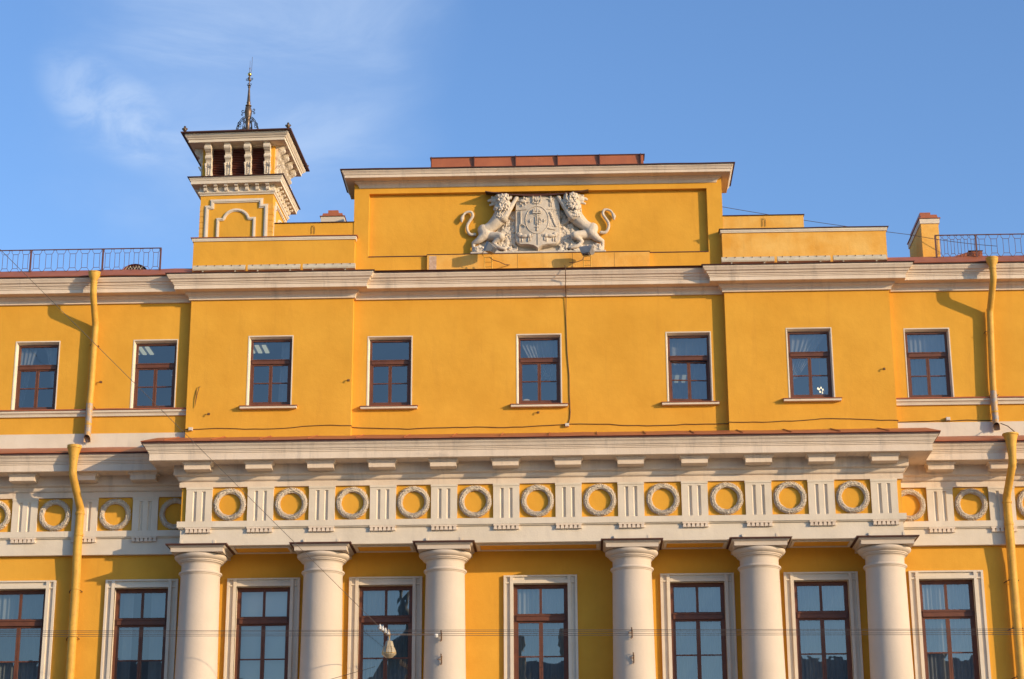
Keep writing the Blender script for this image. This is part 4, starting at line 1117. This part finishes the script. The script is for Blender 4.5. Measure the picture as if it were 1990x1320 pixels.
for k in range(8):
    a = .3+k*math.pi/4; m.tube([(lx+.136*math.cos(a), lp+.136*math.sin(a), lz+.092), (lx+.117*math.cos(a), lp+.117*math.sin(a), lz+.17), (lx+.09*math.cos(a), lp+.09*math.sin(a), lz+.218)], .006, 5)
m.build('ribs', BRASS, ln)
MB().tube([(lx, lp, lz+.36), (lx+.01, lp, lz+.45), (lx-.02, lp, lz+.53)], .016, 6).build('hanger', BRASS, ln)
for i in range(4):
    u = lx-.17+.05*i; z = 7.76-.034*i
    t = thing('insulator', u, lp, z, 'white porcelain insulator in the slanting row above the hanging lantern', 'insulator', 'insulators above the lantern')
    MB().lathe(u, lp, [(.001, z-.045), (.03, z-.042), (.036, z-.02), (.022, z-.008), (.03, z+.006), (.018, z+.02), (.012, z+.035), (.018, z+.045), (.001, z+.055)], 14).build('porcelain_body', PORC, t, smooth=40)
    MB().tube([(u, lp, z-.04), (u+.005, lp, z-.075)], .008, 5).build('pin', BRASS, t)
tag(MB().tube([(lx-.21, lp, 7.745), (lx-.02, lp, 7.60), (lx-.02, lp, 7.70)], .013, 6).build('insulator_bracket', BRASS), 'slanting brass bracket carrying the insulators above the lantern', 'bracket')
def wire(pts, r, label, sag=0.):
    q = []
    for a, b in zip(pts, pts[1:]):
        for i in range(25):
            t = i/24; v = Vector(a).lerp(Vector(b), t); v.z -= sag*4*t*(1-t); q.append(tuple(v))
    return tag(MB().tube(q, r, 5, False).build('overhead_wire', WIRE), label, 'wire')

A = Vector((-2.92, 2.0, 7.755)); B = Vector((-8.609, 8., 12.981))
wire([A, A+(B-A)*2.4], .005, 'dark overhead wire slanting down from the upper left to the hanging lantern')
wire([(-2.79, 2.0, 7.62), (-1.95, .92, 7.79)], .006, 'short thin wire from the hanging lantern to the hook on the next column')
wire([(-3.0, 1.9, 7.05), (-4.55, 1.2, 6.75), (-7., .9, 6.3)], .005, 'thin pale wire running down left behind the lantern')
for z, lab in ((7.085, 'topmost of the level overhead wires crossing the tall windows'), (7.062, 'second of the level overhead wires crossing the tall windows'), (7.025, 'third of the level overhead wires crossing the tall windows'), (6.995, 'lowest of the level overhead wires crossing the tall windows')):
    q = [(x, 6.0, z-.0083*(x+8.7)+.0000*x*x) for x in (-24, -8.7, 0, 8, 24)]
    wire(q, .0038, lab)
wire([(3.80, -1.0, 17.07), (7.76, -1.0, 16.36), (9.44, -.6, 15.93)], .006, 'thin wire sagging from the attic side to the right roof railing', sag=.03)
def anchor(x, z, ball, label):
    pa = CP+.393
    t = thing('wire_anchor', x, pa, z, label, 'anchor', 'iron wire anchors on the middle columns')
    m = MB().tube([(x, pa-.02, z-.06), (x, pa+.03, z-.06), (x, pa+.03, z+.06), (x, pa-.02, z+.06)], .012, 6)
    m.tube([(x+.0, pa+.03, z+.09), (x-.01, pa+.05, z+.1), (x, pa+.03, z-.09), (x-.025, pa+.05, z-.1)], .010, 6)
    m.tube([(x-.005, pa+.03, z), (x-.07, pa+.09, z-.005)], .009, 6)
    m.build('iron_bracket', CABLE, t)
    if ball:
        MB().sphere((x-.10, pa+.11, z-.005), .045, 14, 9).build('porcelain_knob', PORC, t, smooth=60)
anchor(-1.865, 7.77, True, 'upper wire anchor with a porcelain knob on the column left of centre')
anchor(-1.862, 7.33, False, 'lower wire anchor on the column left of centre')
anchor(1.715, 7.79, False, 'upper wire anchor on the column right of centre')
anchor(1.735, 7.32, False, 'lower wire anchor on the column right of centre')

# ------------------------------------------------------------------ curtains and lamps in the rooms
def curtain(x, p, z0, z1, a, b, m, label, k=60., amp=.018, gather=None, seed=1, grp=None):
    """hanging cloth from x+a to x+b; gather(t) narrows it: t=0 at the top, 1 at the bottom -> (left, right) factors"""
    nx, nz = max(12, int((b-a)*110)), 12
    ph = random.Random(seed).uniform(0, 6)
    vs = []
    for j in range(nz+1):
        t = j/nz; l, r = (a, b) if not gather else gather(t, a, b)
        for i in range(nx+1):
            s = i/nx; u = a+(b-a)*s
            vs.append((x+l+(r-l)*s, p+amp*math.sin(k*u+ph+.8*math.sin(7*u+ph))*(.6+.4*t)+.01*math.sin(13*u), z1+(z0-z1)*t))
    mb = MB().add(vs, [(j*(nx+1)+i, j*(nx+1)+i+1, (j+1)*(nx+1)+i+1, (j+1)*(nx+1)+i) for j in range(nz) for i in range(nx)])
    o = mb.build('curtain', m, smooth=60)
    return tag(o, label, 'curtain', grp or 'curtains behind the windows')
D = -.26
# small windows of the top storey
curtain(-10.16, D, 12.5, 14.0, -.42, -.02, SHEER, 'left half of the sheer curtain in the leftmost small window', gather=lambda t, a, b: (a, b-(b-a)*.75*t**.7))
curtain(-10.16, D, 12.5, 14.0, .02, .42, SHEER, 'right half of the sheer curtain in the leftmost small window', gather=lambda t, a, b: (a+(b-a)*.85*t**.6, b), seed=2)
curtain(-5.393, D+BP, 12.5, 14.0, .20, .42, SHEER, 'sheer curtain strip drawn aside in the small window of the left projecting bay', gather=lambda t, a, b: (a-.06*t, b), seed=3)
curtain(0, D, 13.1, 14.0, -.42, .42, SHEER, 'gathered sheer curtain high in the central small window', gather=lambda t, a, b: (a+(b-a)*.55*t**1.2, b), k=75, seed=4)
curtain(3.0, D-.1, 12.5, 14.0, -.42, .42, SHEER, 'full sheer curtain behind the tilted open sash', k=50, seed=5)
curtain(5.393, D+BP, 13.0, 14.0, -.42, .42, SHEER, 'swagged sheer curtain in the small window of the right projecting bay', gather=lambda t, a, b: (a, b-(b-a)*.8*t), k=55, seed=6)
curtain(7.757, D, 12.5, 14.0, -.42, .42, SHEER, 'full sheer curtain in the small window of the right wing', k=64, seed=7)
D = -.24
LWL = ['leftmost tall window', 'tall window left of the first column', '', 'tall window behind the hanging lantern', 'tall window in the middle of the portico', 'tall window between the two columns right of centre', 'tall window left of the last column', 'tall window right of the last column', '']
for i, x in enumerate(lox[:8]):
    if i == 2:
        tag(MB().box(x-.5, x+.5, D-.01, D, 6.0, 8.95).build('roller_blind', BLIND), 'plain pale roller blind drawn down in the tall window right of the first column', 'blind'); continue
    m = DRAPE if i in (0, 1, 3) else SHEER
    if i == 1:
        curtain(x, D, 5.95, 8.95, -.52, -.2, m, 'dark drape drawn to the left in the tall window left of the first column', k=45, seed=20)
        curtain(x, D, 5.95, 8.95, .15, .52, m, 'dark drape drawn to the right in the tall window left of the first column', k=45, seed=21)
        continue
    curtain(x, D, 5.95, 8.95, -.52, .52, m, '%s pleated curtain in the %s' % ('dark' if m is DRAPE else 'pale sheer', LWL[i]), k=58+3*i, amp=.024, seed=10+i)
def tubes(x, p, z, label, n=5):
    t = thing('ceiling_light', x, p, z, label, 'ceiling light', 'lit fluorescent ceiling lights')
    MB().box(x-.36, x+.36, p-.3, p+.3, z+.02, z+.06).build('housing', JBOX, t)
    for k in range(n):
        u = x-.3+.6*k/(n-1); MB().box(u-.04, u+.04, p-.26, p+.26, z, z+.019).build('tube', TUBE, t)
tubes(-6.03, -1.3, 14.15, 'lit fluorescent ceiling light in the small window of the left projecting bay')
tubes(-8.45, -1.2, 14.12, 'lit fluorescent ceiling light seen high in the second small window')
tubes(-7.55, -2.6, 13.92, 'lit fluorescent ceiling light seen lower in the second small window')
tubes(2.75, -2.9, 13.85, 'lit fluorescent ceiling light behind the tilted open sash')
cl_ = thing('chandelier', 5.72, -.9, 12.95, 'small lit chandelier with warm bulbs in the small window of the right projecting bay', 'chandelier')
for i, (a, z) in enumerate(((-.05, .10), (-.035, .07), (.0, .085), (-.01, .03), (.03, .0), (.035, .045))):
    MB().sphere((5.70+a, -.9+.05*(i % 3), 12.92+z), .015, 8, 6, (1, 1, 1.6)).build('bulb', BULB, cl_)
MB().tube([(5.70, -.9, 12.95), (5.70, -.9, 14.5)], .012, 5).tube([(5.62, -.9, 12.93), (5.70, -.87, 12.91), (5.78, -.8, 12.94)], .01, 5).build('arm', BRASS, cl_)
tl = thing('table_lamp', -.25, -.6, 12.62, 'warm glowing lamp low in the central small window', 'lamp')
MB().lathe(-.27, -.6, [(.10, 12.66), (.06, 12.78)], 16).build('lamp_shade', GLOW, tl)
MB().lathe(-.27, -.6, [(.05, 12.3), (.02, 12.35), (.02, 12.66)], 10).build('lamp_stem', BRASS, tl)

# ------------------------------------------------------------------ houses across the street, seen mirrored in the panes
def house(x0, x1, y0, y1, h, roof_h, label, cols, chim, turret=None):
    o = thing('town_house', (x0+x1)/2, -(y0+y1)/2, 0, label, 'house', 'houses across the street mirrored in the panes')
    b = MB().box(x0, x1, -y1, -y0, 0, h); b.build('wall', HOUSE, o)
    f = 4.5
    MB().add([(x0-.4, -y0+.4, h), (x1+.4, -y0+.4, h), (x1+.4, -y1-.4, h), (x0-.4, -y1-.4, h), (x0+f, -(y0+y1)/2, h+roof_h), (x1-f, -(y0+y1)/2, h+roof_h)],
             [(0, 1, 5, 4), (1, 2, 5), (2, 3, 4, 5), (3, 0, 4), (0, 3, 2, 1)]).build('roof', HROOF, o)
    w = MB()
    for k in range(cols):
        x = x0+(x1-x0)*(k+.5)/cols
        for z in (2., 5.4, 8.8):
            if z+2 < h: w.box(x-.55, x+.55, -y1, -y1+.02, z, z+2.)
    w.build('windows', BLACK, o)
    for cxx in chim: MB().box(cxx-.38, cxx+.38, -(y1-3)-.4, -(y1-3)+.4, h+.3, h+roof_h+.5).build('chimney', HOUSE, o)
    if turret is not None:
        MB().lathe(turret, -(y0+y1)/2, [(1.2, h+roof_h-1), (1.2, h+roof_h+1), (.5, h+roof_h+1.6), (.12, h+roof_h+3.2), (.01, h+roof_h+7)], 12).build('turret', HROOF, o)
house(-34, -13, -64, -50, 13.6, 2.6, 'mirrored house with hip roof across the street on the left', 8, (-30, -22))
house(-12.5, 6, -66, -50, 13.2, 2.9, 'mirrored house with turret across the street in the middle', 7, (-1.7, .45), turret=-7.5)
house(6.5, 30, -64, -50, 13.5, 2.5, 'mirrored house with two chimneys across the street on the right', 9, (14.8, 22))
